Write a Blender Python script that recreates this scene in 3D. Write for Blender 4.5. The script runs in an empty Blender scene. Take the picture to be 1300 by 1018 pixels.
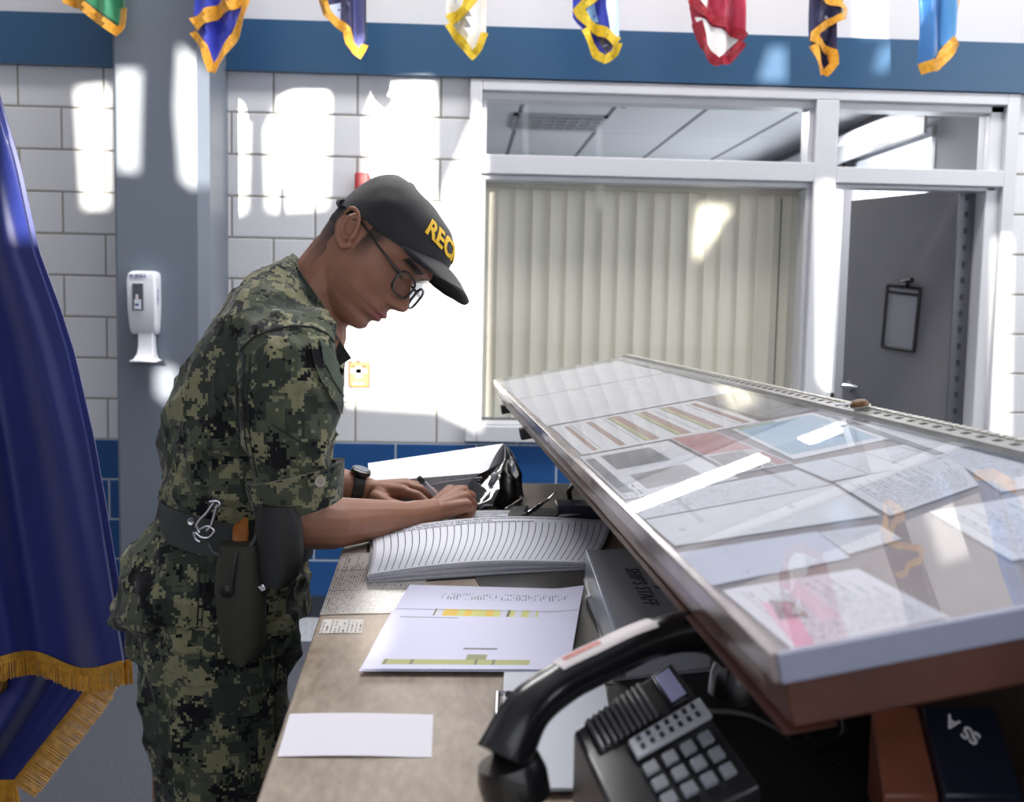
import bpy, bmesh, math, random
import numpy as np
from mathutils import Vector, Matrix, noise
from mathutils.bvhtree import BVHTree
random.seed(7)
PI = math.pi
S = bpy.context.scene
COL = S.collection
# ------------------------------------------------------------------ camera
FPX = 1400.0
YAW, PIT, ROL = math.radians(2.7), math.radians(5.26), math.radians(1.15)
CAM = Vector((0, 0, 1.5))
FW = Vector((math.sin(YAW)*math.cos(PIT), math.cos(YAW)*math.cos(PIT), -math.sin(PIT)))
R0 = Vector((math.cos(YAW), -math.sin(YAW), 0)); U0 = R0.cross(FW)
RT = math.cos(ROL)*R0 + math.sin(ROL)*U0
UP = RT.cross(FW)
def ray(px, py): return FW + RT*((px-650)/FPX) - UP*((py-509)/FPX)
def oy(px, py, y):
    d = ray(px, py); return CAM + d*(y/d.y)
def oz(px, py, z):
    d = ray(px, py); return CAM + d*((z-CAM.z)/d.z)
cd = bpy.data.cameras.new('camera'); cam = bpy.data.objects.new('camera', cd); COL.objects.link(cam)
cd.sensor_width = 36; cd.lens = 36*FPX/1300; cd.clip_start = .02; cd.clip_end = 200
M3 = Matrix((RT, UP, -FW)).transposed()
cam.matrix_world = Matrix.Translation(CAM) @ M3.to_4x4()
cd.dof.use_dof = True; cd.dof.focus_distance = 1.8; cd.dof.aperture_fstop = 7.1
S.camera = cam
S.view_settings.view_transform = 'Standard'; S.view_settings.look = 'None'
S.view_settings.gamma = 1; S.view_settings.exposure = .1
# ------------------------------------------------------------------ materials
MT = {}
def nodes_of(name):
    m = bpy.data.materials.new(name); m.use_nodes = True
    nt = m.node_tree; b = nt.nodes['Principled BSDF']
    return m, nt, b
def N(nt, t, **k):
    n = nt.nodes.new(t)
    for a, v in k.items():
        if a.startswith('i_'):
            n.inputs[a[2:].replace('_', ' ')].default_value = v
        else: setattr(n, a, v)
    return n
def L(nt, a, b): nt.links.new(a, b)
def mth(nt, op, a, b=None, c=None, clamp=False):
    n = nt.nodes.new('ShaderNodeMath'); n.operation = op; n.use_clamp = clamp
    for i, v in enumerate((a, b, c)):
        if v is None: continue
        if isinstance(v, (int, float)): n.inputs[i].default_value = v
        else: L(nt, v, n.inputs[i])
    return n.outputs[0]
def mixc(nt, f, a, b):
    n = nt.nodes.new('ShaderNodeMix'); n.data_type = 'RGBA'
    for s, v in ((0, f), (6, a), (7, b)):
        if isinstance(v, (int, float)): n.inputs[s].default_value = v
        elif isinstance(v, tuple): n.inputs[s].default_value = (*v[:3], 1)
        else: L(nt, v, n.inputs[s])
    return n.outputs[2]
def lin(c):
    return tuple(((x/255)/12.92 if x/255 <= .04045 else ((x/255+.055)/1.055)**2.4) for x in c)
def mat(name, rgb, rough=.5, metal=0, var=.0, vs=20, bump=0, bs=200, coat=0, sheen=0, spec=.5):
    """plain surface: sRGB colour, optional mottling and bump"""
    if name in MT: return MT[name]
    m, nt, b = nodes_of(name); c = lin(rgb)
    b.inputs['Base Color'].default_value = (*c, 1)
    b.inputs['Roughness'].default_value = rough; b.inputs['Metallic'].default_value = metal
    b.inputs['Coat Weight'].default_value = coat; b.inputs['Sheen Weight'].default_value = sheen
    b.inputs['Specular IOR Level'].default_value = spec
    tc = N(nt, 'ShaderNodeTexCoord')
    if var:
        n = N(nt, 'ShaderNodeTexNoise'); n.inputs['Scale'].default_value = vs; n.inputs['Detail'].default_value = 5
        L(nt, tc.outputs['Object'], n.inputs['Vector'])
        f = mth(nt, 'MULTIPLY_ADD', n.outputs[0], 2.4, -.7, True)
        o = mixc(nt, f, tuple(x*(1-var) for x in c), tuple(min(1, x*(1+var)) for x in c))
        L(nt, o, b.inputs['Base Color'])
    if bump:
        n = N(nt, 'ShaderNodeTexNoise'); n.inputs['Scale'].default_value = bs; n.inputs['Detail'].default_value = 4
        L(nt, tc.outputs['Object'], n.inputs['Vector'])
        bp = N(nt, 'ShaderNodeBump'); bp.inputs['Strength'].default_value = bump; bp.inputs['Distance'].default_value = .002
        L(nt, n.outputs[0], bp.inputs['Height']); L(nt, bp.outputs[0], b.inputs['Normal'])
    MT[name] = m; return m
def tile_mat(name, base, mortar, rough, dx=.108):
    m, nt, b = nodes_of(name)
    tc = N(nt, 'ShaderNodeTexCoord'); sx = N(nt, 'ShaderNodeSeparateXYZ'); L(nt, tc.outputs['Object'], sx.inputs[0])
    zr = mth(nt, 'DIVIDE', mth(nt, 'SUBTRACT', sx.outputs[2], .827-.1855*20), .1855)
    row = mth(nt, 'FLOOR', zr)
    off = mth(nt, 'MULTIPLY', mth(nt, 'MODULO', row, 2), .5)
    xr = mth(nt, 'ADD', mth(nt, 'DIVIDE', mth(nt, 'ADD', sx.outputs[0], dx+.3745*40), .3745), off)
    fx = mth(nt, 'MULTIPLY', mth(nt, 'PINGPONG', xr, .5), .3745)
    fz = mth(nt, 'MULTIPLY', mth(nt, 'PINGPONG', zr, .5), .1855)
    dmin = mth(nt, 'MINIMUM', fx, fz)
    mo = mth(nt, 'LESS_THAN', dmin, .0042)
    no = N(nt, 'ShaderNodeTexNoise'); no.inputs['Scale'].default_value = 160; L(nt, tc.outputs['Object'], no.inputs['Vector'])
    wn = N(nt, 'ShaderNodeTexWhiteNoise'); cb = N(nt, 'ShaderNodeCombineXYZ')
    L(nt, mth(nt, 'FLOOR', xr), cb.inputs[0]); L(nt, row, cb.inputs[1]); L(nt, cb.outputs[0], wn.inputs[0])
    c = lin(base)
    v = mixc(nt, mth(nt, 'MULTIPLY_ADD', no.outputs[0], .5, mth(nt, 'MULTIPLY', wn.outputs[0], .5)), tuple(x*.92 for x in c), tuple(min(1, x*1.05) for x in c))
    L(nt, mixc(nt, mo, v, lin(mortar)), b.inputs['Base Color'])
    L(nt, mth(nt, 'MULTIPLY_ADD', mo, .9-rough, rough), b.inputs['Roughness'])
    bp = N(nt, 'ShaderNodeBump'); bp.inputs['Strength'].default_value = .6; bp.inputs['Distance'].default_value = .004
    h = mth(nt, 'MULTIPLY', dmin, 110, None, True)
    L(nt, h, bp.inputs['Height']); L(nt, bp.outputs[0], b.inputs['Normal'])
    MT[name] = m; return m
def text_mat(name, base, ink=(90, 90, 100), rows=24, dens=.5, wl=26, vert=False, m0=.07, m1=.93, heads=.0, rules=False, vr=0, warp=0):
    """paper printed with rows of small illegible type; UV space"""
    m, nt, b = nodes_of(name)
    uv = N(nt, 'ShaderNodeUVMap'); s = N(nt, 'ShaderNodeSeparateXYZ'); L(nt, uv.outputs[0], s.inputs[0])
    u, v = (s.outputs[1], s.outputs[0]) if vert else (s.outputs[0], s.outputs[1])
    if warp:
        k = mth(nt, 'SUBTRACT', u, .5); v = mth(nt, 'MULTIPLY_ADD', mth(nt, 'MULTIPLY', k, k), warp, v)
    vv = mth(nt, 'MULTIPLY', v, rows); row = mth(nt, 'FLOOR', vv); fr = mth(nt, 'FRACT', vv)
    if rules: line = mth(nt, 'LESS_THAN', fr, .13)
    else:
        cb = N(nt, 'ShaderNodeCombineXYZ'); L(nt, mth(nt, 'MULTIPLY', u, wl), cb.inputs[0]); L(nt, mth(nt, 'MULTIPLY', row, 7.31), cb.inputs[1])
        nz = N(nt, 'ShaderNodeTexNoise'); nz.inputs['Scale'].default_value = 1.3; nz.inputs['Detail'].default_value = 4; nz.inputs['Roughness'].default_value = .8
        L(nt, cb.outputs[0], nz.inputs['Vector'])
        line = mth(nt, 'MULTIPLY', mth(nt, 'GREATER_THAN', nz.outputs[0], 1-dens), mth(nt, 'LESS_THAN', mth(nt, 'ABSOLUTE', mth(nt, 'SUBTRACT', fr, .5)), .24))
        rr = N(nt, 'ShaderNodeTexWhiteNoise'); rr.noise_dimensions = '1D'; L(nt, row, rr.inputs['W'])
        line = mth(nt, 'MULTIPLY', line, mth(nt, 'LESS_THAN', u, mth(nt, 'MULTIPLY_ADD', rr.outputs[0], .5, .5)))
    if vr:
        l2 = mth(nt, 'LESS_THAN', mth(nt, 'FRACT', mth(nt, 'MULTIPLY', u, vr)), .03)
        line = mth(nt, 'MAXIMUM', line, l2)
    ms = None
    for q in (u, v):
        a = mth(nt, 'MULTIPLY', mth(nt, 'GREATER_THAN', q, m0), mth(nt, 'LESS_THAN', q, m1))
        ms = a if ms is None else mth(nt, 'MULTIPLY', ms, a)
    line = mth(nt, 'MULTIPLY', line, ms)
    L(nt, mixc(nt, line, lin(base), lin(ink)), b.inputs['Base Color'])
    b.inputs['Roughness'].default_value = .6; b.inputs['Specular IOR Level'].default_value = .25
    MT[name] = m; return m
def glass_mat(name, tint=(1, 1, 1), rough=.02, refl=1.0, ior=1.5, dirt=0):
    m = bpy.data.materials.new(name); m.use_nodes = True; nt = m.node_tree; nt.nodes.clear()
    o = N(nt, 'ShaderNodeOutputMaterial'); t = N(nt, 'ShaderNodeBsdfTransparent'); t.inputs[0].default_value = (*tint, 1)
    g = N(nt, 'ShaderNodeBsdfGlossy'); g.inputs['Roughness'].default_value = rough
    fr = N(nt, 'ShaderNodeFresnel'); fr.inputs[0].default_value = ior
    mx = N(nt, 'ShaderNodeMixShader'); ge_ = N(nt, 'ShaderNodeNewGeometry'); f = mth(nt, 'MULTIPLY', mth(nt, 'MULTIPLY', fr.outputs[0], refl, None, True), mth(nt, 'SUBTRACT', 1, ge_.outputs['Backfacing']))
    L(nt, f, mx.inputs[0]); L(nt, t.outputs[0], mx.inputs[1]); L(nt, g.outputs[0], mx.inputs[2])
    last = mx.outputs[0]
    if dirt:
        d = N(nt, 'ShaderNodeBsdfDiffuse'); d.inputs[0].default_value = (.8, .82, .86, 1)
        n = N(nt, 'ShaderNodeTexNoise'); n.inputs['Scale'].default_value = 6; n.inputs['Detail'].default_value = 6
        m2 = N(nt, 'ShaderNodeMixShader'); L(nt, mth(nt, 'MULTIPLY', n.outputs[0], dirt), m2.inputs[0])
        L(nt, last, m2.inputs[1]); L(nt, d.outputs[0], m2.inputs[2]); last = m2.outputs[0]
    L(nt, last, o.inputs[0]); MT[name] = m; return m
def emit_mat(name, rgb, s):
    m, nt, b = nodes_of(name)
    b.inputs['Base Color'].default_value = (*rgb, 1)
    b.inputs['Emission Color'].default_value = (*rgb, 1); b.inputs['Emission Strength'].default_value = s
    MT[name] = m; return m
# ------------------------------------------------------------------ mesh builder
class MB:
    def __init__(s): s.v = []; s.f = []; s.m = []; s.uv = {}; s.mats = []
    def mi(s, m):
        if m not in s.mats: s.mats.append(m)
        return s.mats.index(m)
    def face(s, idx, m, uv=None):
        s.f.append(tuple(idx)); s.m.append(s.mi(m))
        if uv: s.uv[len(s.f)-1] = uv
    def addv(s, pts):
        b = len(s.v); s.v += [tuple(p) for p in pts]; return b
    def poly(s, pts, m, uv=None):
        b = s.addv(pts); s.face(range(b, b+len(pts)), m, uv); return s
    def hexa(s, lo, hi, m):
        """lo, hi: 4 points each, counter-clockwise seen from hi side"""
        b = s.addv(list(lo)+list(hi))
        s.face((b+3, b+2, b+1, b), m); s.face((b+4, b+5, b+6, b+7), m, [(0, 0), (1, 0), (1, 1), (0, 1)])
        for i in range(4):
            j = (i+1) % 4; s.face((b+i, b+j, b+4+j, b+4+i), m)
        return s
    def box(s, a, c, m):
        x0, y0, z0 = a; x1, y1, z1 = c
        return s.hexa([(x0, y0, z0), (x1, y0, z0), (x1, y1, z0), (x0, y1, z0)], [(x0, y0, z1), (x1, y0, z1), (x1, y1, z1), (x0, y1, z1)], m)
    def obox(s, c, ex, ey, ez, m):
        """centre and three half-extent vectors"""
        c, ex, ey, ez = map(Vector, (c, ex, ey, ez))
        q = [(-1, -1), (1, -1), (1, 1), (-1, 1)]
        return s.hexa([c+ex*a+ey*b-ez for a, b in q], [c+ex*a+ey*b+ez for a, b in q], m)
    def rings(s, R, m, cap=True, closed=True, uvs=True):
        n = len(R[0]); b = s.addv([p for r in R for p in r])
        for i in range(len(R)-1):
            for j in range(n if closed else n-1):
                k = (j+1) % n
                u0, u1 = j/n, (j+1)/n; v0, v1 = i/(len(R)-1), (i+1)/(len(R)-1)
                s.face((b+i*n+j, b+i*n+k, b+(i+1)*n+k, b+(i+1)*n+j), m, [(u0, v0), (u1, v0), (u1, v1), (u0, v1)])
        if cap and closed:
            s.face([b+j for j in range(n)][::-1], m); s.face([b+(len(R)-1)*n+j for j in range(n)], m)
        return s
    def tube(s, pts, r, m, n=10, cap=True, flat=1.0):
        pts = [Vector(p) for p in pts]; R = []
        rr = r if isinstance(r, (list, tuple)) else [r]*len(pts)
        ref = None
        for i, p in enumerate(pts):
            t = (pts[min(i+1, len(pts)-1)]-pts[max(i-1, 0)]).normalized()
            if ref is None:
                ref = t.orthogonal().normalized()
            ref = (ref-t*ref.dot(t)).normalized(); q = t.cross(ref)
            R.append([p+(ref*math.cos(2*PI*k/n)+q*math.sin(2*PI*k/n)*flat)*rr[i] for k in range(n)])
        return s.rings(R, m, cap)
    def grid(s, fn, nu, nv, m, th=0, uvf=None):
        P = [[Vector(fn(i/nu, j/nv)) for i in range(nu+1)] for j in range(nv+1)]
        b = s.addv([p for r in P for p in r]); w = nu+1
        for j in range(nv):
            for i in range(nu):
                uv = [(i/nu, j/nv), ((i+1)/nu, j/nv), ((i+1)/nu, (j+1)/nv), (i/nu, (j+1)/nv)]
                s.face((b+j*w+i, b+j*w+i+1, b+(j+1)*w+i+1, b+(j+1)*w+i), m, uv)
        if th:
            nn = []
            for j in range(nv+1):
                for i in range(nu+1):
                    du = P[j][min(i+1, nu)]-P[j][max(i-1, 0)]; dv = P[min(j+1, nv)][i]-P[max(j-1, 0)][i]
                    nn.append(du.cross(dv).normalized())
            b2 = s.addv([P[k//w][k % w]-nn[k]*th for k in range(len(nn))])
            for j in range(nv):
                for i in range(nu):
                    s.face((b2+j*w+i, b2+(j+1)*w+i, b2+(j+1)*w+i+1, b2+j*w+i+1), m)
            rim = [i for i in range(w)]+[j*w+nu for j in range(1, nv+1)]+[nv*w+i for i in range(nu-1, -1, -1)]+[j*w for j in range(nv-1, 0, -1)]
            for a, c in zip(rim, rim[1:]+rim[:1]): s.face((b+a, b2+a, b2+c, b+c), m)
        return s
    def prism(s, pts, d, m, m2=None):
        """polygon pts (3D, planar), extruded by vector d (front face = pts)"""
        pts = [Vector(p) for p in pts]; n = len(pts); b = s.addv(pts+[p+Vector(d) for p in pts])
        s.face(range(b, b+n), m); s.face([b+n+i for i in range(n)][::-1], m2 or m)
        for i in range(n):
            j = (i+1) % n; s.face((b+i, b+n+i, b+n+j, b+j), m2 or m)
        return s
    def lathe(s, c, prof, m, n=24, ax=(0, 0, 1)):
        ax = Vector(ax).normalized(); a = ax.orthogonal().normalized(); q = ax.cross(a); c = Vector(c)
        return s.rings([[c+ax*h+(a*math.cos(2*PI*k/n)+q*math.sin(2*PI*k/n))*max(r, 1e-5) for k in range(n)] for r, h in prof], m)
    def mesh(s, name):
        me = bpy.data.meshes.new(name); me.from_pydata(s.v, [], s.f)
        for m in s.mats: me.materials.append(m)
        me.polygons.foreach_set('material_index', s.m)
        if s.uv:
            ul = me.uv_layers.new(name='UVMap')
            for p in me.polygons:
                q = s.uv.get(p.index)
                if q:
                    for k, li in enumerate(p.loop_indices): ul.data[li].uv = q[k]
        return me
    def build(s, name, parent=None, smooth=None, bevel=0, seg=2, fix=True, sub=0):
        me = s.mesh(name)
        if fix:
            bm = bmesh.new(); bm.from_mesh(me); bmesh.ops.recalc_face_normals(bm, faces=bm.faces); bm.to_mesh(me); bm.free()
        if smooth is not None: me.shade_smooth(); me.set_sharp_from_angle(angle=math.radians(smooth))
        o = bpy.data.objects.new(name, me); COL.objects.link(o)
        if parent: o.parent = parent; o.matrix_parent_inverse = Matrix.Identity(4)
        if bevel:
            b = o.modifiers.new('bevel', 'BEVEL'); b.width = bevel; b.segments = seg; b.limit_method = 'ANGLE'; b.angle_limit = math.radians(40)
            if smooth is None: me.shade_smooth(); me.set_sharp_from_angle(angle=math.radians(40))
        if sub:
            b = o.modifiers.new('sub', 'SUBSURF'); b.levels = b.render_levels = sub
        return o
def tag(o, label=None, cat=None, group=None, kind=None):
    for k, v in (('label', label), ('category', cat), ('group', group), ('kind', kind)):
        if v: o[k] = v
    return o
def empty(name, label=None, cat=None, group=None, kind=None, loc=(0, 0, 0)):
    # children keep world coordinates: the empty is placed at the base and parts carry the inverse
    o = bpy.data.objects.new(name, None); COL.objects.link(o); o.location = loc; o.empty_display_size = .05
    return tag(o, label, cat, group, kind)
def settle(root):
    """parts are modelled in world coordinates: shift their meshes so the root can sit at the thing's base"""
    loc = root.location.copy()
    done = set()
    def rec(p):
        for c in [x for x in bpy.data.objects if x.parent == p]:
            if p == root and c.type == 'EMPTY': c.location = c.location-loc
            if c.type == 'MESH' and c.data not in done:
                c.data.transform(Matrix.Translation(-loc)); done.add(c.data)
            rec(c)
    rec(root)
def struct(mb, name, **k):
    o = mb.build(name, **k)
    if not k.get('parent'): o['kind'] = 'structure'
    return o
def text_mesh(body, size, m, extrude=.0004, bold=0, sp=1, shear=0):
    cu = bpy.data.curves.new('t', 'FONT'); cu.body = body; cu.size = size; cu.extrude = extrude; cu.offset = bold; cu.space_character = sp; cu.shear = shear
    cu.align_x = 'CENTER'; cu.align_y = 'CENTER'
    o = bpy.data.objects.new('t', cu); COL.objects.link(o)
    dg = bpy.context.evaluated_depsgraph_get(); me = bpy.data.meshes.new_from_object(o.evaluated_get(dg))
    bpy.data.objects.remove(o); me.materials.clear(); me.materials.append(m); return me
def place_text(name, body, size, m, c, ex, ey, parent=None, extrude=.0004, bold=0, sp=1, shear=0):
    me = text_mesh(body, size, m, extrude, bold, sp, shear); ex = Vector(ex).normalized(); ey = Vector(ey); ey = (ey-ex*ey.dot(ex)).normalized()
    me.transform(Matrix.Translation(Vector(c)) @ Matrix((ex, ey, ex.cross(ey))).transposed().to_4x4())
    o = bpy.data.objects.new(name, me); COL.objects.link(o)
    if parent: o.parent = parent
    return o
def smin(a, b, t): return a+(b-a)*t
# ================================================================== SETTING
white_tile = tile_mat('white_glazed_block', (226, 227, 230), (150, 146, 138), .22)
blue_tile = tile_mat('blue_glazed_block', (38, 84, 142), (170, 180, 190), .2)
plaster = mat('grey_plaster', (205, 204, 208), .8, bump=.1)
fascia = mat('blue_paint', (44, 82, 116), .35)
alu = mat('white_painted_frame', (214, 215, 220), .35)
steel_paint = mat('grey_blue_steel_paint', (112, 121, 134), .4)
YW = 5.09
w = MB()
HW = 5.0
wx0, wx1, wz0, wz1 = .024, 2.546, .843, 2.483          # the window and door assembly opening
def wallpart(x0, x1, z0, z1, m): w.box((x0, YW, z0), (x1, YW+.16, z1), m)
bt = .827
wallpart(-4, wx0, bt, 2.6, white_tile); wallpart(wx1, 4.6, bt, 2.6, white_tile)
wallpart(-4, 1.66, .1, bt, blue_tile); wallpart(wx1, 4.6, .1, bt, blue_tile)
wallpart(wx0, 1.66, bt, wz0, blue_tile)
wallpart(wx0, wx1, wz1, 2.6, white_tile)
wallpart(-4, 4.6, 2.6, HW, plaster)
struct(w, 'wall_north')
f = MB().box((-4, YW-.035, 2.495), (4.6, YW, 2.712), fascia).box((-4, YW-.05, 2.487), (4.6, YW, 2.497), fascia); struct(f, 'trim_1')
struct(MB().box((-4, YW-.012, 0), (1.66, YW+.1, .1), mat('dark_blue_base', (38, 48, 62), .5)), 'baseboard_north')
def carpet():
    m, nt, b = nodes_of('dark_carpet'); tc = N(nt, 'ShaderNodeTexCoord')
    n = N(nt, 'ShaderNodeTexNoise'); n.inputs['Scale'].default_value = 260; n.inputs['Detail'].default_value = 3; L(nt, tc.outputs['Object'], n.inputs['Vector'])
    n2 = N(nt, 'ShaderNodeTexNoise'); n2.inputs['Scale'].default_value = 700; L(nt, tc.outputs['Object'], n2.inputs['Vector'])
    c = mixc(nt, mth(nt, 'MULTIPLY_ADD', n.outputs[0], 3, -1, True), lin((40, 44, 54)), lin((92, 96, 106)))
    c = mixc(nt, mth(nt, 'GREATER_THAN', n2.outputs[0], .67), c, lin((150, 152, 160)))
    L(nt, c, b.inputs['Base Color']); b.inputs['Roughness'].default_value = .95
    bp = N(nt, 'ShaderNodeBump'); bp.inputs['Strength'].default_value = .8; bp.inputs['Distance'].default_value = .004; L(nt, n.outputs[0], bp.inputs['Height']); L(nt, bp.outputs[0], b.inputs['Normal'])
    return m
struct(MB().box((-4, -2.6, -.1), (4.6, 4.72, 0), carpet()).box((-4, 4.72, -.1), (4.6, YW+.1, .001), mat('pale_terrazzo', (176, 180, 186), .4, var=.25, vs=60)), 'floor')
struct(MB().box((-4, -2.6, HW), (4.6, YW+.16, HW+.1), mat('lobby_ceiling', (225, 225, 228), .9)), 'ceiling')
struct(MB().box((-4.12, -2.6, 0), (-4, YW, HW), plaster), 'wall_west')
struct(MB().box((4.6, -2.6, 0), (4.72, YW, HW), plaster), 'wall_east')
# --- column with chamfered front corners
cx0, cx1, cy0 = -1.447, -1.06, 4.70
ch = .045
c = MB(); ring = [(cx0, cy0+.012), (cx0+.012, cy0), (cx1-ch, cy0), (cx1, cy0+ch*.7), (cx1, 5.09), (cx0, 5.09)]
c.prism([(x, y, 0) for x, y in ring], (0, 0, HW), steel_paint)
o = c.build('column', smooth=20); tag(o, kind='structure')
# --- aluminium window and door frame
YF = 5.05
fr = MB()
def bar(x0, x1, z0, z1, y0=YF, y1=5.2, m=alu): fr.box((x0, y0, z0), (x1, y1, z1), m)
bar(.024, .078, .843, 2.483); bar(2.488, 2.546, 0, 2.483)
bar(.078, 2.488, 2.432, 2.483); bar(.078, 2.488, 2.40, 2.432, 5.085)
bar(.078, 1.600, 2.064, 2.150); bar(.078, 1.6, 2.040, 2.064, 5.085)
bar(1.600, 1.704, 0, 2.432)
bar(1.704, 2.488, 2.062, 2.135); bar(1.704, 2.47, 2.045, 2.062, 5.085)
bar(.078, 1.6, .843, .915); bar(.078, 1.6, .915, .93, 5.085)
bar(.078, .100, .93, 2.04, 5.085); bar(1.578, 1.6, .93, 2.04, 5.085)
bar(.078, .100, 2.15, 2.40, 5.085); bar(1.578, 1.6, 2.15, 2.40, 5.085)
bar(2.424, 2.488, 0, 2.432, 5.085)
win = empty('window_1', kind='structure', loc=(0.8, 5.1, .84))
fr.build('window_frame', win, bevel=.004)
wg = glass_mat('window_glass', refl=.8)
MB().box((.1, 5.13, .93), (1.578, 5.136, 2.04), wg).build('pane', win)
MB().box((.1, 5.13, 2.15), (1.578, 5.136, 2.4), wg).build('pane', win)
MB().box((1.704, 5.13, 2.135), (2.424, 5.136, 2.4), wg).build('pane', win)
settle(win)
# --- door leaf, open into the office behind
hp = Vector((2.418, 5.21, 0)); fp = Vector((2.115, 5.96, 0)); dv = (fp-hp).normalized(); dn = Vector((dv.y, -dv.x, 0))*-1
door = empty('door_1', kind='structure', loc=hp)
dgrey = mat('grey_door_paint', (122, 121, 126), .45, var=.04, vs=3)
cdoor = (hp+fp)/2
MB().obox(cdoor+Vector((0, 0, 1.04)), dv*((fp-hp).length/2), dn*.022, (0, 0, 1.03), dgrey).build('door_panel', door, bevel=.002)
side = -1 if dn.y > 0 else 1
front = dn*side                      # towards the lobby
if front.y > 0: front = -front
chrome = mat('chrome', (200, 200, 205), .18, 1)
hc = hp+dv*((fp-hp).length-.06)+Vector((0, 0, 1.07))
dh = MB(); dh.lathe(hc+front*.022, [(.001, 0), (.03, .001), (.03, .008), (.012, .012), (.012, .05), (.001, .052)], chrome, ax=front)
dh.tube([hc+front*.065, hc+front*.065-dv*.05, hc+front*.06-dv*.11], [.011, .010, .008], chrome)
dh.build('door_handle', door, smooth=40)
hs = MB(); hd = mat('dark_hinge_holes', (48, 48, 52), .5)
hcx = hp+Vector((.0, -.01, 0))
hs.box((2.345, 5.185, 0.02), (2.42, 5.2, 2.04), mat('hinge_grey', (100, 101, 108), .4, .5))
for k in range(26): hs.box((2.375, 5.18, .06+k*.078), (2.39, 5.186, .085+k*.078), hd)
hs.build('continuous_hinge', door)
settle(door)
# --- office behind
office = mat('office_wall', (128, 128, 134), .8)
def ceil_mat():
    m, nt, b = nodes_of('ceiling_tiles'); tc = N(nt, 'ShaderNodeTexCoord'); s = N(nt, 'ShaderNodeSeparateXYZ'); L(nt, tc.outputs['Object'], s.inputs[0])
    gx = mth(nt, 'MULTIPLY', mth(nt, 'PINGPONG', mth(nt, 'DIVIDE', mth(nt, 'ADD', s.outputs[0], 6.1-.38), .61), .5), .61)
    gy = mth(nt, 'MULTIPLY', mth(nt, 'PINGPONG', mth(nt, 'DIVIDE', s.outputs[1], 1.22), .5), 1.22)
    g = mth(nt, 'MAXIMUM', mth(nt, 'LESS_THAN', gx, .016), mth(nt, 'MULTIPLY', mth(nt, 'LESS_THAN', gy, .01), .35))
    n = N(nt, 'ShaderNodeTexNoise'); n.inputs['Scale'].default_value = 90; n.inputs['Detail'].default_value = 6; L(nt, tc.outputs['Object'], n.inputs['Vector'])
    c0 = mixc(nt, n.outputs[0], lin((188, 190, 194)), lin((218, 220, 224)))
    L(nt, mixc(nt, g, c0, lin((96, 98, 104))), b.inputs['Base Color']); b.inputs['Roughness'].default_value = .85
    return m
OC = 2.78
struct(MB().box((-1.2, 5.25, OC), (2.75, 10.3, OC+.1), ceil_mat()), 'ceiling_office')
struct(MB().box((-1.2, 5.25, -.1), (2.75, 10.3, 0), mat('office_floor', (90, 92, 98), .8)), 'floor_office')
struct(MB().box((-1.3, 5.25, 0), (-1.2, 10.3, OC), office), 'wall_office_west')
struct(MB().box((-1.3, 10.3, 0), (2.85, 10.4, OC), office), 'wall_office_north')
we = MB(); we.box((2.75, 5.25, 0), (2.85, 6.42, OC), office).box((2.75, 6.42, 2.56), (2.85, 10.3, OC), office).box((2.75, 6.42, 0), (2.85, 10.3, .8), office).box((2.75, 7.75, .8), (2.85, 7.98, 2.56), office)
struct(we, 'wall_office_east')
ow = empty('window_2', kind='structure', loc=(2.75, 8.3, .8))
g = MB()
for y0, y1 in ((6.42, 7.75), (7.98, 10.3)):
    g.box((2.74, y0, .8), (2.84, y0+.05, 2.56), alu).box((2.74, y1-.05, .8), (2.84, y1, 2.56), alu).box((2.74, y0, 2.5), (2.84, y1, 2.56), alu).box((2.74, y0, .8), (2.84, y1, .86), alu)
g.build('window_frame', ow)
for y0, y1 in ((6.47, 7.7), (8.03, 10.25)): MB().box((2.79, y0, .86), (2.796, y1, 2.5), wg).build('pane', ow)
settle(ow)
rl = MB(); rl.box((2.66, 6.35, 2.58), (2.75, 10.3, 2.70), alu).box((2.64, 6.35, 2.5), (2.66, 10.3, 2.62), mat('rail_grey', (120, 122, 128), .4))
tag(rl.build('blind_headrail', bevel=.004), 'grey roller blind headrail along the top of the bright office window', 'blind rail')
# ceiling vent seen through the transom
v = MB(); vd = mat('vent_dark', (52, 52, 56), .5); vl = mat('vent_light', (180, 182, 186), .35, .3)
v.box((.36, 7.75, OC-.012), (.97, 8.35, OC-.001), vd)
for k in range(4): v.box((.36+.01, 7.79+k*.14, OC-.03), (.96, 7.84+k*.14, OC-.012), vl)
for k in range(7): v.box((.38+k*.085, 7.76, OC-.028), (.39+k*.085, 8.33, OC-.014), vl)
v.box((.34, 7.73, OC-.02), (.99, 7.76, OC), vl); v.box((.34, 8.34, OC-.02), (.99, 8.37, OC), vl); v.box((.34, 7.73, OC-.02), (.37, 8.37, OC), vl); v.box((.96, 7.73, OC-.02), (.99, 8.37, OC), vl)
tag(v.build('ceiling_vent'), 'square louvred air diffuser in the office ceiling behind the transom glass', 'air vent')
sp = MB().lathe((1.02, 7.2, OC), [(.03, 0), (.03, -.006), (.008, -.01), (.008, -.03), (.018, -.034), (.018, -.037), (.001, -.038)], chrome, 16)
tag(sp.build('ceiling_sprinkler', smooth=40), 'small sprinkler head on the office ceiling right of the diffuser', 'sprinkler')
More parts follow.
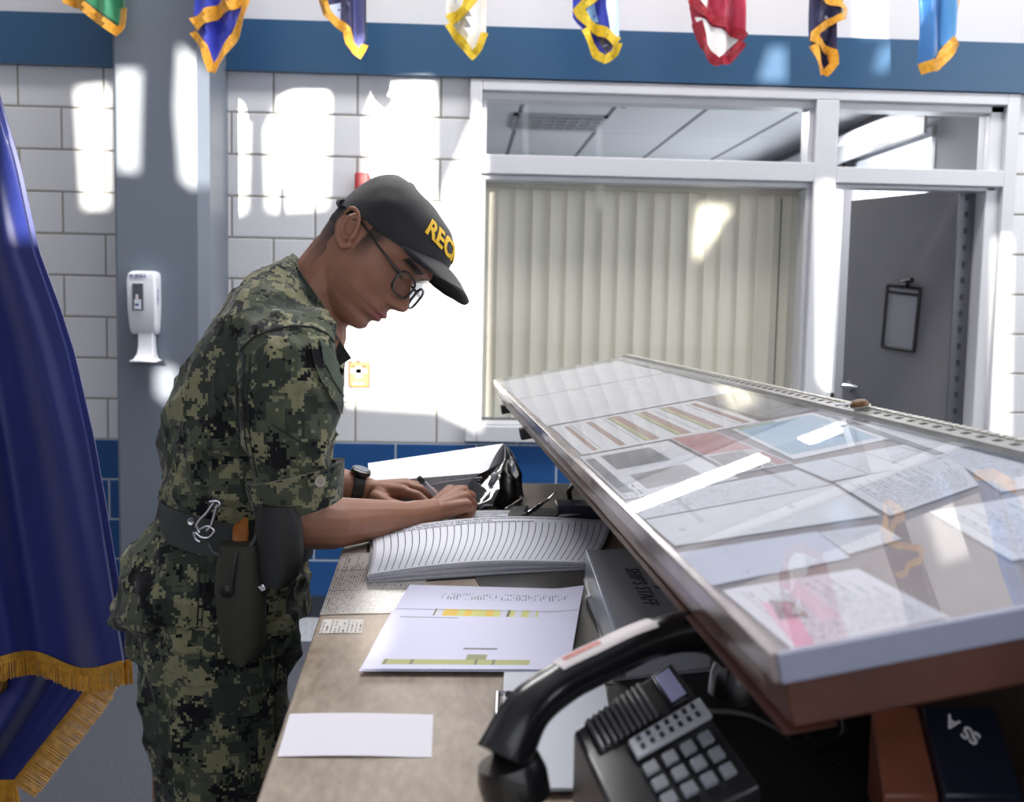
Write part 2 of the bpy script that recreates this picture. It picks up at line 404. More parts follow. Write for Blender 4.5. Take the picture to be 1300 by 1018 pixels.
# --- vertical blind behind the window
bl = empty('vertical_blind', 'cream vertical slat blind closed behind the office window', 'window blind', loc=(.84, 5.24, .93))
slat_m = mat('cream_blind_vinyl', (216, 213, 198), .6)
slat_m.node_tree.nodes['Principled BSDF'].inputs['Transmission Weight'].default_value = 0
pitch = .082
MB().box((.1, 5.21, 2.02), (1.65, 5.26, 2.06), mat('blind_rail', (190, 186, 172), .5)).build('head_rail', bl)
nsl = 19
for k in range(nsl):
    x = .125+k*pitch; s = MB(); a = math.radians(13+6*math.sin(k*2.1))
    ex = Vector((math.cos(a), math.sin(a), 0)); pr = Vector((-math.sin(a), math.cos(a), 0)); cc = Vector((x, 5.25, 0))
    def fn(u, vv, cc=cc, ex=ex, pr=pr):
        t = (u-.5); return cc+ex*(t*.089)+pr*(.012*(1-4*t*t))+Vector((0, 0, .935+vv*1.09))
    s.grid(fn, 8, 1, slat_m, .0012)
    s.build('slat', bl, smooth=60)
ch_ = MB()
for k in range(nsl-1):
    pass
ch_.tube([(1.50, 5.205, 2.0), (1.50, 5.205, 1.0)], .003, mat('bead_chain', (60, 58, 52), .4)); ch_.build('pull_cord', bl)
settle(bl)
# ================================================================== WALL FITTINGS
# sanitiser dispenser on the column
wp = mat('white_plastic', (236, 238, 246), .3, coat=.3); navy_ink = mat('navy_print', (44, 44, 120), .4)
dx, dz = -1.318, 1.585
dsp = empty('sanitizer_dispenser', 'white wall-mounted hand sanitizer dispenser on the grey column', 'sanitizer dispenser', loc=(dx, 4.7, 1.2))
def rr(x0, x1, z, y, r=.012, n=4, yd=.07):
    pts = []
    for cx, cy, a0 in ((x1-r, y+r, -90), (x1, y+yd, 0), (x0, y+yd, 0), (x0+r, y+r, 180)):
        if cy == y+yd: pts.append((cx, cy, z))
        else:
            for k in range(n+1):
                a = math.radians(a0+90*k/n); pts.append((cx+r*math.cos(a), cy+r*math.sin(a), z))
    return pts
b = MB(); prof = [(1.325, -.045, .048, .045), (1.335, -.052, .054, .03), (1.36, -.054, .056, .018), (1.43, -.058, .06, .010), (1.55, -.058, .06, 0), (1.575, -.054, .058, .008), (1.585, -.045, .05, .022), (1.588, -.03, .035, .04)]
b.rings([rr(dx+a, dx+c_, z, 4.61+d, yd=.09-d) for z, a, c_, d in prof], wp)
b.build('body', dsp, smooth=35)
MB().box((dx-.032, 4.6085, 1.425), (dx+.012, 4.6125, 1.535), mat('smoke_window', (88, 92, 104), .15)).build('sight_window', dsp, bevel=.0015)
bo = MB(); bo.box((dx-.024, 4.606, 1.43), (dx+.004, 4.6083, 1.47), mat('sachet_white', (214, 222, 232), .3)).box((dx-.018, 4.606, 1.47), (dx-.008, 4.6083, 1.49), mat('sachet_pump', (224, 214, 220), .3))
bo.box((dx-.02, 4.6052, 1.444), (dx-.006, 4.606, 1.452), navy_ink); bo.build('refill_bottle', dsp)
place_text('brand_text', 'PURELL', .021, navy_ink, (dx-.008, 4.6078, 1.564), (1, 0, .08), (0, 0, 1), dsp, bold=.0006)
place_text('side_text', 'PURELL', .02, navy_ink, (dx+.0605, 4.65, 1.48), (0, .0, -1), (0, 1, 0), dsp, bold=.0006)
b = MB()
b.rings([[(dx+x, y, z) for x, y in ((-a, 4.69), (-a, 4.69-d), (a+.02, 4.69-d), (a+.02, 4.69))] for z, a, d in ((1.33, .02, .05), (1.28, .021, .05), (1.245, .024, .058), (1.225, .032, .075), (1.218, .046, .09), (1.212, .044, .088))], wp)
b.build('drip_tray', dsp, bevel=.004)
settle(dsp)
# small first-aid style wall box
org = mat('orange_box', (196, 140, 66), .45); wh = mat('white_mark', (245, 245, 240), .5); brn = mat('brown_edge', (150, 88, 60), .5)
def wq(px, py, y): return oy(px, py, y)
al = empty('wall_switch_box', 'small tan wall box with a white cross mark left of the window', 'wall box', loc=(-.465, 5.09, 1.14))
MB().box((-.513, 5.055, 1.087), (-.42, 5.09, 1.197), org).build('box_body', al, bevel=.004)
MB().box((-.516, 5.05, 1.087), (-.502, 5.09, 1.205), brn).build('side_rim', al, bevel=.002)
MB().box((-.498, 5.05, 1.178), (-.43, 5.056, 1.186), mat('slot_dark', (80, 50, 36), .6)).build('slot', al)
MB().box((-.476, 5.0535, 1.197), (-.468, 5.08, 1.212), brn).build('latch', al)
MB().box((-.500, 5.049, 1.150), (-.428, 5.0545, 1.172), wh).box((-.478, 5.049, 1.128), (-.452, 5.0545, 1.182), wh).box((-.488, 5.052, 1.10), (-.444, 5.0545, 1.108), wh).build('cross_mark', al)
settle(al)
rd = MB().box((-.487, 5.03, 1.93), (-.425, 5.09, 2.052), mat('red_alarm', (178, 40, 44), .4))
tag(rd.build('wall_mounted_fire_alarm', bevel=.006), 'red fire alarm box high on the tiles behind the cap', 'fire alarm')
# clipboard hanging on the door
o0 = hp+Vector((0, 0, 0)); LD = (fp-hp).length
def dp(a, z, off=.03): return hp+dv*a+front*off+Vector((0, 0, z))
hb = empty('hanging_document_holder', 'black framed document holder hanging from a hook on the grey door', 'document holder', loc=dp(.4, 1.2))
blk = mat('black_plastic', (22, 22, 25), .35); pv = mat('holder_sheet', (150, 150, 156), .3)
def dpx(px, py, off=.03):
    d = ray(px, py); n_ = front; p0 = hp+front*off; t = (p0-CAM).dot(n_)/d.dot(n_); return CAM+d*t
q = [dpx(1127, 362), dpx(1168, 367), dpx(1160, 446), dpx(1120, 440)]
MB().poly([p-front*.004 for p in q], pv).poly([p-front*.006 for p in q][::-1], pv).build('clear_sleeve', hb)
e = MB()
for i in range(4): e.tube([q[i], q[(i+1) % 4]], .0085, blk, 6)
e.tube([dpx(1125, 370), dpx(1167, 375)], .007, blk, 6); e.build('frame', hb)
e = MB(); e.tube([dpx(1146, 366, .04), dpx(1144, 358, .04), dpx(1158, 355, .04)], .012, blk, 8); e.tube([dpx(1139, 361, .04), dpx(1152, 362, .04)], .014, blk, 8); e.build('hook', hb)
settle(hb)
# ================================================================== HANGING FLAGS
YFL = 4.60
gold = mat('gold_fringe', (226, 160, 36), .45, var=.25, vs=90, bump=.5, bs=300, sheen=.2)
gold2 = mat('yellow_fringe', (236, 200, 50), .45, var=.2, vs=90, bump=.5, bs=300)
crim = mat('crimson_fringe', (150, 24, 44), .5, var=.25, vs=90, bump=.5, bs=300)
def satin(n, c): return mat('satin_'+n, c, .38, sheen=.3, bump=.15, bs=30)
grn, lgrn, blu, dnv, wht, azu = satin('green', (62, 150, 108)), satin('dark_green', (30, 84, 62)), satin('blue', (52, 66, 196)), satin('navy', (40, 40, 84)), satin('white', (240, 240, 240)), satin('azure', (46, 108, 172))
red, lav, sky = satin('crimson', (176, 40, 72)), satin('lavender', (104, 108, 170)), satin('sky', (150, 196, 236))
def flag_layer(px, m, dy, ph, amp=.022):
    bm = bmesh.new(); vs = [bm.verts.new(oy(x, y, YFL)) for x, y in px]
    fc = bm.faces.new(vs); bmesh.ops.triangulate(bm, faces=[fc])
    for _ in range(4):
        es = [e for e in bm.edges if e.calc_length() > .03]
        if not es: break
        bmesh.ops.subdivide_edges(bm, edges=es, cuts=1); bmesh.ops.triangulate(bm, faces=bm.faces[:])
    for v in bm.verts:
        v.co.y += amp*math.sin(v.co.x*75+ph+.8*math.sin(v.co.z*9))+.5*amp*math.sin(v.co.z*14+v.co.x*30+ph)-dy
    bmesh.ops.recalc_face_normals(bm, faces=bm.faces)
    if sum(f.normal.y for f in bm.faces) > 0: bmesh.ops.reverse_faces(bm, faces=bm.faces)
    r = bmesh.ops.extrude_face_region(bm, geom=bm.faces[:])
    for v in [g for g in r['geom'] if isinstance(g, bmesh.types.BMVert)]: v.co.y += .004
    bmesh.ops.recalc_face_normals(bm, faces=bm.faces)
    me = bpy.data.meshes.new('layer'); bm.to_mesh(me); bm.free(); me.materials.append(m); return me
T = -150
def band_layer(lines, m, dy, ph, amp=.022):
    """fringe: a strip of threads sewn along each edge line (x, y, width)"""
    bm = bmesh.new()
    for pts, wd in lines:
        P = [Vector((x, y)) for x, y in pts]; Q = []
        for a, b in zip(P, P[1:]):
            n = max(1, int((b-a).length/5)); Q += [a.lerp(b, k/n) for k in range(n)]
        Q.append(P[-1]); prev = None
        for i, p in enumerate(Q):
            t = (Q[min(i+1, len(Q)-1)]-Q[max(0, i-1)]).normalized(); nn = Vector((-t.y, t.x))
            row = [bm.verts.new(oy(*(p+nn*(wd*(k-.5))), YFL)) for k in (0, .5, 1)]
            if prev:
                for k in range(2): bm.faces.new((prev[k], prev[k+1], row[k+1], row[k]))
            prev = row
    for v in bm.verts:
        v.co.y += amp*math.sin(v.co.x*75+ph+.8*math.sin(v.co.z*9))+.5*amp*math.sin(v.co.z*14+v.co.x*30+ph)-dy
    r = bmesh.ops.extrude_face_region(bm, geom=bm.faces[:])
    for v in [g for g in r['geom'] if isinstance(g, bmesh.types.BMVert)]: v.co.y += .005
    bmesh.ops.recalc_face_normals(bm, faces=bm.faces)
    me = bpy.data.meshes.new('band'); bm.to_mesh(me); bm.free(); me.materials.append(m); return me
FL = [
 ('green flag with gold fringe draped at the far left corner above the column', [
   ('cloth', grn, 0, [(112, T), (163, T), (160, 0), (157, 20), (150, 37), (128, 22), (96, 0), (104, -20)]),
   ('dark_border', lgrn, .006, [([(104, 0), (128, 19), (150, 33)], 6)]),
   ('fringe', gold, .012, [([(84, 0), (104, 6), (128, 26), (148, 40), (156, 34), (158, 12)], 12)])]),
 ('bright blue flag with gold fringe hanging in front of the column top', [
   ('cloth', blu, 0, [(245, T), (318, T), (317, 0), (300, 36), (272, 84), (252, 46), (246, 20)]),
   ('fringe', gold, .014, [([(247, 33), (268, 19), (300, 4), (313, -9)], 17), ([(246, 42), (262, 62), (270, 92)], 9), ([(270, 92), (300, 45), (314, 6), (315, -12)], 9)]),
   ('fold', satin('orange', (176, 96, 30)), .020, [(286, -8), (309, -8), (301, 5), (290, 6)])]),
 ('navy flag with pale centre and gold fringe above the first white blocks', [
   ('cloth', dnv, 0, [(408, T), (467, T), (465, 50), (458, 66), (441, 50), (440, 34), (420, 20), (411, 0)]),
   ('painted_lit_fold', lav, .006, [(452, T), (465, T), (463, 48), (458, 63), (449, 52), (448, 0)]),  # light on the fold is put into a paler satin
   ('emblem', satin('seal', (196, 204, 236)), .006, [(417, 10), (428, 3), (432, 2), (432, 27)]),
   ('fringe', gold, .012, [([(409, -4), (417, 20), (441, 40), (445, 56), (457, 71), (463, 58)], 11)])]),
 ('white flag with yellow fringe hanging left of the office window', [
   ('cloth', wht, 0, [(567, T), (620, T), (618, 0), (617, 46), (600, 70), (571, 32), (566, 14)]),
   ('fringe', gold2, .012, [([(569, 28), (590, 14), (602, -6)], 13), ([(569, 32), (590, 60), (599, 72), (608, 62), (615, 44)], 10)])]),
 ('royal blue and white flag with yellow fringe above the left transom pane', [
   ('cloth', blu, 0, [(728, T), (786, T), (786, 56), (768, 78), (742, 36), (728, 20)]),
   ('painted_lit_fold', satin('pale', (206, 224, 246)), .006, [(772, T), (786, T), (786, 50), (774, 42), (768, 10)]),  # pale satin paints the light on this fold
   ('painted_lit_corner', sky, .007, [(737, 16), (754, 2), (760, 28), (748, 26)]),  # light on the corner painted as a sky-blue piece
   ('fringe', gold2, .013, [([(758, -6), (733, 13), (746, 30), (784, 55)], 12), ([(742, 38), (757, 70), (767, 78), (780, 68), (784, 56)], 10)]),
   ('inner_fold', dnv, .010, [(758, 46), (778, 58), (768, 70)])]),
 ('crimson and white flag with dark red fringe above the window middle', [
   ('cloth', red, 0, [(874, T), (946, T), (945, 48), (925, 68), (905, 76), (882, 40), (876, 10)]),
   ('white_panel', wht, .006, [(882, -8), (902, -12), (900, 2), (895, 13)]),
   ('white_corner', wht, .007, [(882, 22), (900, 30), (939, 50), (911, 75), (892, 60)]),
   ('fringe', crim, .013, [([(875, 0), (892, 18), (920, 32), (944, 50)], 11), ([(883, 30), (891, 60), (908, 81), (925, 76), (941, 56)], 11)])]),
 ('dark navy flag with zigzag gold fringe above the window mullion', [
   ('cloth', dnv, 0, [(1028, T), (1076, T), (1074, 10), (1060, 30), (1060, 72), (1048, 92), (1034, 72), (1029, 50)]),
   ('fringe', gold, .013, [([(1030, -6), (1058, 5), (1073, 12), (1070, 22), (1050, 30), (1034, 42), (1033, 50), (1055, 68), (1057, 82), (1047, 95)], 9), ([(1031, 58), (1038, 78), (1046, 94)], 8)])]),
 ('light blue flag with gold fringe above the office door transom', [
   ('cloth', azu, 0, [(1171, T), (1213, T), (1212, 50), (1200, 62), (1188, 78), (1168, 82), (1169, 0)]),
   ('painted_lit_fold', satin('pale_azure', (96, 164, 222)), .006, [(1200, T), (1213, T), (1212, 44), (1203, 56), (1197, 58)]),  # lit copy of the azure cloth, light given by colour
   ('fringe', gold, .012, [([(1168, 88), (1186, 84), (1200, 68), (1213, 52)], 15)]),
   ('back_fringe', gold, -.03, [([(1218, -50), (1220, -10), (1217, 12)], 9)])]),
]
polem = mat('flag_pole_wood', (150, 110, 60), .4)
for i, (lab, layers) in enumerate(FL):
    xs = [p[0] for p in layers[0][3][:2]]; top = oy(sum(xs)/2, T, YFL)
    r = empty('hanging_flag', lab, 'flag', 'flags hanging along the blue band', loc=top)
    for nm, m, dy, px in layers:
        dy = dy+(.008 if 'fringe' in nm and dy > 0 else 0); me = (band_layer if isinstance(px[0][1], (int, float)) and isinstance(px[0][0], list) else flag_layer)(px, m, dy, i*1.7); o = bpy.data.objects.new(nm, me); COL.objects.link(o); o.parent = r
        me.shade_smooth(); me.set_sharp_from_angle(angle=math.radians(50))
    p = MB(); p.tube([top+Vector((0, -.12, -.02)), Vector((top.x, YW-.03, top.z+.62))], .014, polem).lathe(top+Vector((0, -.12, -.02)), [(.002, -.05), (.03, -.02), (.03, .01), (.012, .03)], gold, ax=(0, 1, .7))
    p.lathe((top.x, YW-.001, top.z+.63), [(.04, 0), (.04, .01), (.022, .02), (.022, .05)], chrome, ax=(0, -1, -.5)); p.build('pole', r, smooth=40)
    # gather the cloth to the pole
    a, b_ = oy(layers[0][3][0][0], T, YFL), oy(layers[0][3][1][0], T, YFL)
    g = MB(); g.grid(lambda u, v, a=a, b=b_, t=top: (a+(b_-a)*u).lerp(Vector((t.x, 4.68+.15*u, t.z+.08+.2*u)), v)+Vector((0, .022*math.sin(u*9)*(1-v), 0)), 12, 6, layers[0][1], .004)
    g.build('upper_cloth', r, smooth=60)
    settle(r)
# ================================================================== NAVY FLAG ON THE LEFT
nav = mat('navy_flag_satin', (25, 41, 122), .42, sheen=.4, var=.12, vs=5)
flag = empty('standing_flag', 'large navy flag with gold fringe draped beside the sailor at the left edge', 'flag', loc=(-1.1, 2.35, .2))
def interp(tab, x):
    if x <= tab[0][0]: return tab[0][1]
    for (a, b), (c, d) in zip(tab, tab[1:]):
        if x <= c: return b+(d-b)*(x-a)/(c-a)
    return tab[-1][1]
edge = [(-200, -70), (0, -40), (120, 0), (210, 26), (320, 50), (390, 76), (450, 95), (560, 120), (640, 134), (740, 150), (848, 168)]
def navy(u, v):
    py = 848-(848+200)*v; x1 = interp(edge, py); x0 = -190-20*v
    x = x0+(x1-x0)*u
    fold = .022*math.sin(u*19+1.5*math.sin(v*3))+.006*math.sin(u*41+v*5)+.05*math.sin(u*8+2.4)
    y = 2.36+fold*(1-.55*v)*(1 if u < .97 else .4)
    dyp = (1-u)*(-30)*(1-v)+ (8*math.sin(u*17))*(1-v)**6
    return oy(x, py+dyp, y)
MB().grid(navy, 90, 60, nav, .003).build('cloth', flag, smooth=80)
def navy2(u, v):   # the lower corner of the back layer
    py = 992-162*v; x1 = interp([(830, 132), (866, 118), (890, 101), (929, 70), (992, 20)], py)
    x = -190+(x1+190)*u; return oy(x, py, 2.46+.03*math.sin(u*16)+.012*math.sin(u*40))
MB().grid(navy2, 60, 14, nav, .003).build('back_cloth', flag, smooth=80)
gth = mat('gold_threads', (206, 150, 48), .45, var=.3, vs=60)
thr = MB()
def strand(p0, p1, w_):
    p0, p1 = Vector(p0), Vector(p1); sx_ = Vector((w_, 0, 0)); k = Vector((0, w_*.9, 0))
    thr.hexa([p0-sx_-k, p0+sx_-k, p0+sx_+k, p0-sx_+k], [p1-sx_-k, p1+sx_-k, p1+sx_+k, p1-sx_+k], gth)
def fn0(u):   # along the lower edge
    return navy(u, 0), (navy(min(1, u+.01), 0)-navy(max(0, u-.01), 0)).normalized()
n_ = 230
for i in range(n_):
    u = .42+.58*i/(n_-1); a, t = fn0(u); j = random.uniform(-.002, .002)
    strand(a+Vector((j*.5, -.004, .004)), a+Vector((j+.001, -.004+random.uniform(-.003, .003), -.046+random.uniform(-.003, .002))), .0011)
thr.grid(lambda u, v: fn0(.42+.58*u)[0]+Vector((0, -.006, .008-.018*v)), 60, 1, gth, .002)
thr.build('fringe', flag)
thr = MB()
def fnb(u): return navy2(u, 0)
for i in range(230):
    a = navy2(.3+.7*i/229, 0); strand(a+Vector((0, -.004, .006)), a+Vector((.01+random.uniform(-.002, .002), -.004, -.05)), .0011)
for i in range(170):   # rising right edge of the back layer
    a = navy2(1, i/169*.86); strand(a+Vector((-.006, -.005, 0)), a+Vector((.044+random.uniform(-.003, .003), -.006, -.034)), .0011)
thr.build('back_fringe', flag)
MB().lathe(oy(-6, 868, 2.43), [(.001, .012), (.02, .01), (.026, 0), (.026, -.004)], mat('dark_gold', (120, 90, 30), .4), ax=(0, -1, 0)).build('tassel_end', flag, smooth=40)
ppos = oy(-150, 500, 2.30)
MB().tube([(ppos.x, 2.30, .02), (ppos.x, 2.30, 2.6)], .016, polem).lathe((ppos.x, 2.3, 0), [(.16, 0), (.16, .02), (.05, .05), (.03, .12)], mat('brass_base', (180, 140, 60), .3, .8)).build('pole', flag, smooth=40)
settle(flag)
# ================================================================== COUNTER
ZC = 1.08
def cl(y): return -.18-.031*(y-1.39)
def lam():
    m, nt, b = nodes_of('worn_laminate'); tc = N(nt, 'ShaderNodeTexCoord')
    n = N(nt, 'ShaderNodeTexNoise'); n.inputs['Scale'].default_value = 5; n.inputs['Detail'].default_value = 8; n.inputs['Roughness'].default_value = .65
    mp = N(nt, 'ShaderNodeMapping'); mp.inputs['Scale'].default_value = (3, 1, 1); L(nt, tc.outputs['Object'], mp.inputs[0]); L(nt, mp.outputs[0], n.inputs['Vector'])
    n2 = N(nt, 'ShaderNodeTexNoise'); n2.inputs['Scale'].default_value = 40; n2.inputs['Detail'].default_value = 4; L(nt, mp.outputs[0], n2.inputs['Vector'])
    f = mth(nt, 'MULTIPLY_ADD', mth(nt, 'ADD', n.outputs[0], mth(nt, 'MULTIPLY', n2.outputs[0], .35)), 2.2, -1.0, True)
    L(nt, mixc(nt, f, lin((128, 112, 98)), lin((176, 162, 148))), b.inputs['Base Color'])
    L(nt, mth(nt, 'MULTIPLY_ADD', n2.outputs[0], .3, .22), b.inputs['Roughness'])
    return m
lamm = lam(); YB, YE = .30, 2.50
desk = empty('reception_counter', 'worn brown laminate reception counter covered in papers and binders', 'counter', loc=(.1, 1.4, 0))
t = MB()
def xr(y): return .498-.08*(y-.3)/2.9
t.hexa([(cl(YB), YB, ZC-.035), (xr(YB), YB, ZC-.035), (xr(YE), YE, ZC-.035), (cl(YE), YE, ZC-.035)], [(cl(YB), YB, ZC), (xr(YB), YB, ZC), (xr(YE), YE, ZC), (cl(YE), YE, ZC)], lamm)
t.build('countertop', desk, bevel=.003)
dw = mat('dark_walnut', (58, 38, 34), .45, var=.2, vs=8)
t = MB(); t.hexa([(cl(YB)+.22, YB+.05, 0), (xr(YB+.05), YB+.05, 0), (xr(YE-.06), YE-.06, 0), (cl(YE)+.22, YE-.06, 0)], [(cl(YB)+.22, YB+.05, ZC-.035), (xr(YB+.05), YB+.05, ZC-.035), (xr(YE-.06), YE-.06, ZC-.035), (cl(YE)+.22, YE-.06, ZC-.035)], dw)
t.build('cabinet_body', desk)
t = MB(); t.hexa([(.50, YB, 0), (.565, YB, 0), (.47, 3.2, 0), (.42, 3.2, 0)], [(.50, YB, 1.262), (.565, YB, 1.262), (.47, 3.2, 1.235), (.42, 3.2, 1.235)], dw); settle(desk)
tag(t.build('counter_ledge_wall'), 'dark wooden upright ledge wall carrying the slanted display case', 'partition')
# ================================================================== DISPLAY CASE
O = Vector((.19123, .63546, 1.29185)); NR = CAM+(Vector((.675, .755, 1.342))-CAM)*(.66/.78); FLc = CAM+(Vector((.12, 3.862, 1.218))-CAM)*(.66/.78)
EU = (NR-O); WU = EU.length; EU = EU/WU; EV = (FLc-O); LV = EV.length; EV = EV/LV; EN = EU.cross(EV).normalized()
def D(u, v, h=0): return O+EU*u+EV*v+EN*h
case = empty('display_case', 'long slanted glass-topped wooden notice case filling the right foreground', 'display case', loc=(.45, 1.8, 1.2))
redwood = mat('red_brown_wood', (84, 46, 34), .35, var=.35, vs=14, coat=.2)
def dbox(mb, u0, u1, v0, v1, h0, h1, m): mb.hexa([D(u0, v0, h0), D(u1, v0, h0), D(u1, v1, h0), D(u0, v1, h0)], [D(u0, v0, h1), D(u1, v0, h1), D(u1, v1, h1), D(u0, v1, h1)], m); return mb
b = MB(); dbox(b, .004, WU, .004, LV, -.05, -.014, redwood); b.build('wooden_tray', case, bevel=.002)
b = MB(); dbox(b, .004, WU, .004, LV, -.014, -.008, mat('mauve_backing', (118, 98, 98), .6, var=.08)); b.build('backing_board', case)
gl = glass_mat('case_glass', tint=(.98, .985, .99), rough=.012, refl=1.0, dirt=.16, ior=1.45)
b = MB(); dbox(b, 0, WU, 0, LV, -.002, 0, gl); b.build('glass_top', case)
edge_m = mat('pale_acrylic_edge', (150, 156, 178), .25)
b = MB(); dbox(b, 0, WU, -.004, .004, -.018, .0005, edge_m); dbox(b, -.004, .004, 0, LV, -.018, .0005, mat('clear_tape_edge', (150, 140, 138), .2, var=.3, vs=12)); b.build('edge_strip', case, bevel=.001)
b = MB(); dbox(b, -.002, .03, 0, LV, -.0505, -.05, redwood); b.build('underside_lip', case)
perf = mat('perforated_metal', (150, 150, 146), .35, .6, var=.15, vs=20); hole = mat('slot_black', (24, 24, 24), .7)
b = MB(); dbox(b, WU-.012, WU+.014, .0, LV, -.01, .004, perf)
v = .02
while v < LV-.02:
    dbox(b, WU-.003, WU+.005, v, v+.012, .0035, .0045, hole); v += .034
v = .01
while v < LV:
    b.obox(D(WU+.014, v, .003), EU*.004, EV*.006, EN*.003, mat('ridge_bead', (196, 194, 186), .3, .4)); v += .0175
b.build('perforated_strip', case, bevel=.0006)
for v in (2.35, 1.75): MB().obox(D(.0, v, -.062), EU*.012, EV*.02, EN*.012, blk).build('bracket', case)
settle(case)
# printed sheets under the glass
inkc = (104, 100, 112)
def pap(label, quad, m, h, cat='paper', extra=(), th=.0004, rag=0):
    """quad: 4 (u,v) corners; extra: list of (4 corners in 0..1 sheet space, material)"""
    c = [D(a, b_, h) for a, b_ in quad]
    def bil(s, t_): return c[0].lerp(c[1], s).lerp(c[3].lerp(c[2], s), t_)
    mb = MB(); lo = [p-EN*th for p in c]
    mb.hexa(lo, c, m)
    for q, mm in extra:
        pts = [bil(*x)+EN*.00015 for x in q]; mb.poly(pts, mm, [(0, 0), (1, 0), (1, 1), (0, 1)][:len(pts)])
    o = mb.build('printed_sheet', fix=False)
    return tag(o, label, cat, 'papers under the glass of the display case')
def rect(u0, u1, v0, v1): return [(u0, v0), (u1, v0), (u1, v1), (u0, v1)]
W1 = (226, 225, 232)
tA = text_mat('print_dense', W1, (150, 148, 150), 60, .42, 40, True)
tB = text_mat('print_body', W1, (134, 130, 142), 30, .5, 40, True)
tC = text_mat('print_rows', (222, 222, 232), (130, 128, 140), 22, .46, 34, False)
tD = text_mat('print_table', (220, 222, 232), inkc, 18, .4, 30, False, vr=4)
tE = text_mat('print_light', (230, 230, 236), (120, 116, 126), 14, .4, 12, True)
grayp, dgp = mat('grey_print', (126, 120, 120), .5, var=.2, vs=30), mat('dark_print', (84, 84, 96), .5, var=.3, vs=40)
brnp, yelp, grnp, redp, bluep, pinkp, mrn = (mat(n_, c_, .5) for n_, c_ in (('brown_print', (158, 106, 88)), ('ochre_print', (196, 178, 92)), ('green_print', (116, 150, 110)), ('red_print', (176, 98, 96)), ('blue_print', (128, 168, 196)), ('pink_print', (226, 160, 190)), ('maroon_print', (104, 50, 66))))
pap('large sheet of fine print at the far end of the case', rect(.012, .372, 1.98, 2.6), tA, -.0072)
pap('large sheet of fine print behind the bar chart', rect(.012, .372, 1.36, 1.96), tA, -.0070)
bars = []
def br(u, w_, v0, v1, m): bars.append(([(u, v0), (u+w_, v0), (u+w_, v1), (u, v1)], m))
for u, w_, top_ in ((.07, .03, .9), (.22, .04, .92), (.40, .05, .95), (.58, .05, .93), (.76, .05, .95), (.92, .04, .9)):
    br(u, w_, .05, top_, brnp)
    if w_ > .045: br(u-.022, .02, .05, top_, yelp); br(u-.036, .013, .05, top_, grnp)
pap('bar chart sheet with brown and ochre bars', rect(.018, .285, .945, 1.335), text_mat('chart_grid', W1, (190, 190, 196), 9, .3, 30, True, rules=True), -.0068, extra=bars)
pap('grey printed sheet beside the bar chart at the ridge', rect(.295, .368, .97, 1.25), grayp, -.0066)
pap('sheet with two dark photographs near the left edge', rect(.012, .142, .57, .93), W1 and text_mat('photo_sheet', W1, inkc, 20, .5, 20, True, m0=.02, m1=.22), -.0068, extra=[([(.2, .55), (.75, .55), (.75, .92), (.2, .92)], dgp), ([(.25, .1), (.8, .12), (.8, .42), (.25, .4)], grayp), ([(.02, .1), (.12, .1), (.12, .9), (.02, .9)], dgp)])
pap('sheet with red and grey blocks left of the blue map', rect(.148, .215, .6, .95), text_mat('redgrey', (200, 198, 204), inkc, 10, .3, 10, True), -.0066, extra=[([(.05, .45), (.95, .4), (.95, .95), (.05, .98)], redp), ([(.05, .02), (.7, .02), (.7, .4), (.05, .4)], grayp), ([(.75, .02), (.95, .02), (.95, .3), (.75, .3)], redp)])
pap('light blue map sheet in the middle of the case', [(.222, .62), (.345, .64), (.362, .95), (.235, .93)], text_mat('map_margin', W1, inkc, 10, .3, 10, True), -.0064, extra=[([(.05, .1), (.95, .06), (.95, .92), (.05, .92)], bluep), ([(.05, .92), (.5, .92), (.5, .98), (.05, .98)], grnp)])
pap('printed list below the two photographs', rect(.010, .205, .455, .56), tC, -.0067)
pap('printed list below the blue map', rect(.21, .372, .47, .59), tD, -.0065)
pap('table sheet running across the case above the brown gap', [(.012, .325), (.19, .30), (.205, .45), (.010, .448)], tE, -.0064)
pap('table sheet at the right above the brown gap', [(.195, .29), (.30, .34), (.345, .475), (.21, .46)], tB, -.0062)
pap('strip of lined paper just below the brown gap', [(.006, .185), (.12, .19), (.128, .285), (.006, .30)], text_mat('strip', (214, 218, 234), (140, 140, 160), 8, .4, 18), -.0066)
pap('narrow white slip at the end of the lined strip', [(.122, .20), (.172, .215), (.176, .27), (.128, .28)], tC, -.0064)
pap('pink and white typed sheet at the near corner of the case', [(.016, .016), (.118, .022), (.113, .158), (.012, .168)], text_mat('near_sheet', (222, 220, 232), (150, 146, 166), 24, .5, 30, True), -.0064, extra=[([(.02, .0), (.14, .0), (.30, .62), (.14, .7)], pinkp), ([(.14, .42), (.30, .36), (.34, .62), (.2, .72)], grayp), ([(.12, .40), (.20, .38), (.25, .55), (.16, .55)], mrn), ([(.42, -.03), (.98, -.03), (.98, .02), (.42, .02)], mrn), ([(.34, .3), (.46, .3), (.55, .98), (.4, .98)], mat('faint_pink', (224, 198, 216), .5))])
pap('typed sheet lying askew at the right of the case', [(.205, .11), (.345, .09), (.36, .27), (.225, .28)], tB, -.0062)
pap('typed sheet under the ridge at the right of the frame', [(.30, .30), (.37, .29), (.37, .50), (.345, .50)], tC, -.006)
pap('grey vertical strip near the ridge', [(.335, .50), (.346, .50), (.372, .90), (.362, .90)], dgp, -.0058)
pap('typed sheet between the blue map and the ridge', rect(.352, .373, .52, .88), tC, -.0066)
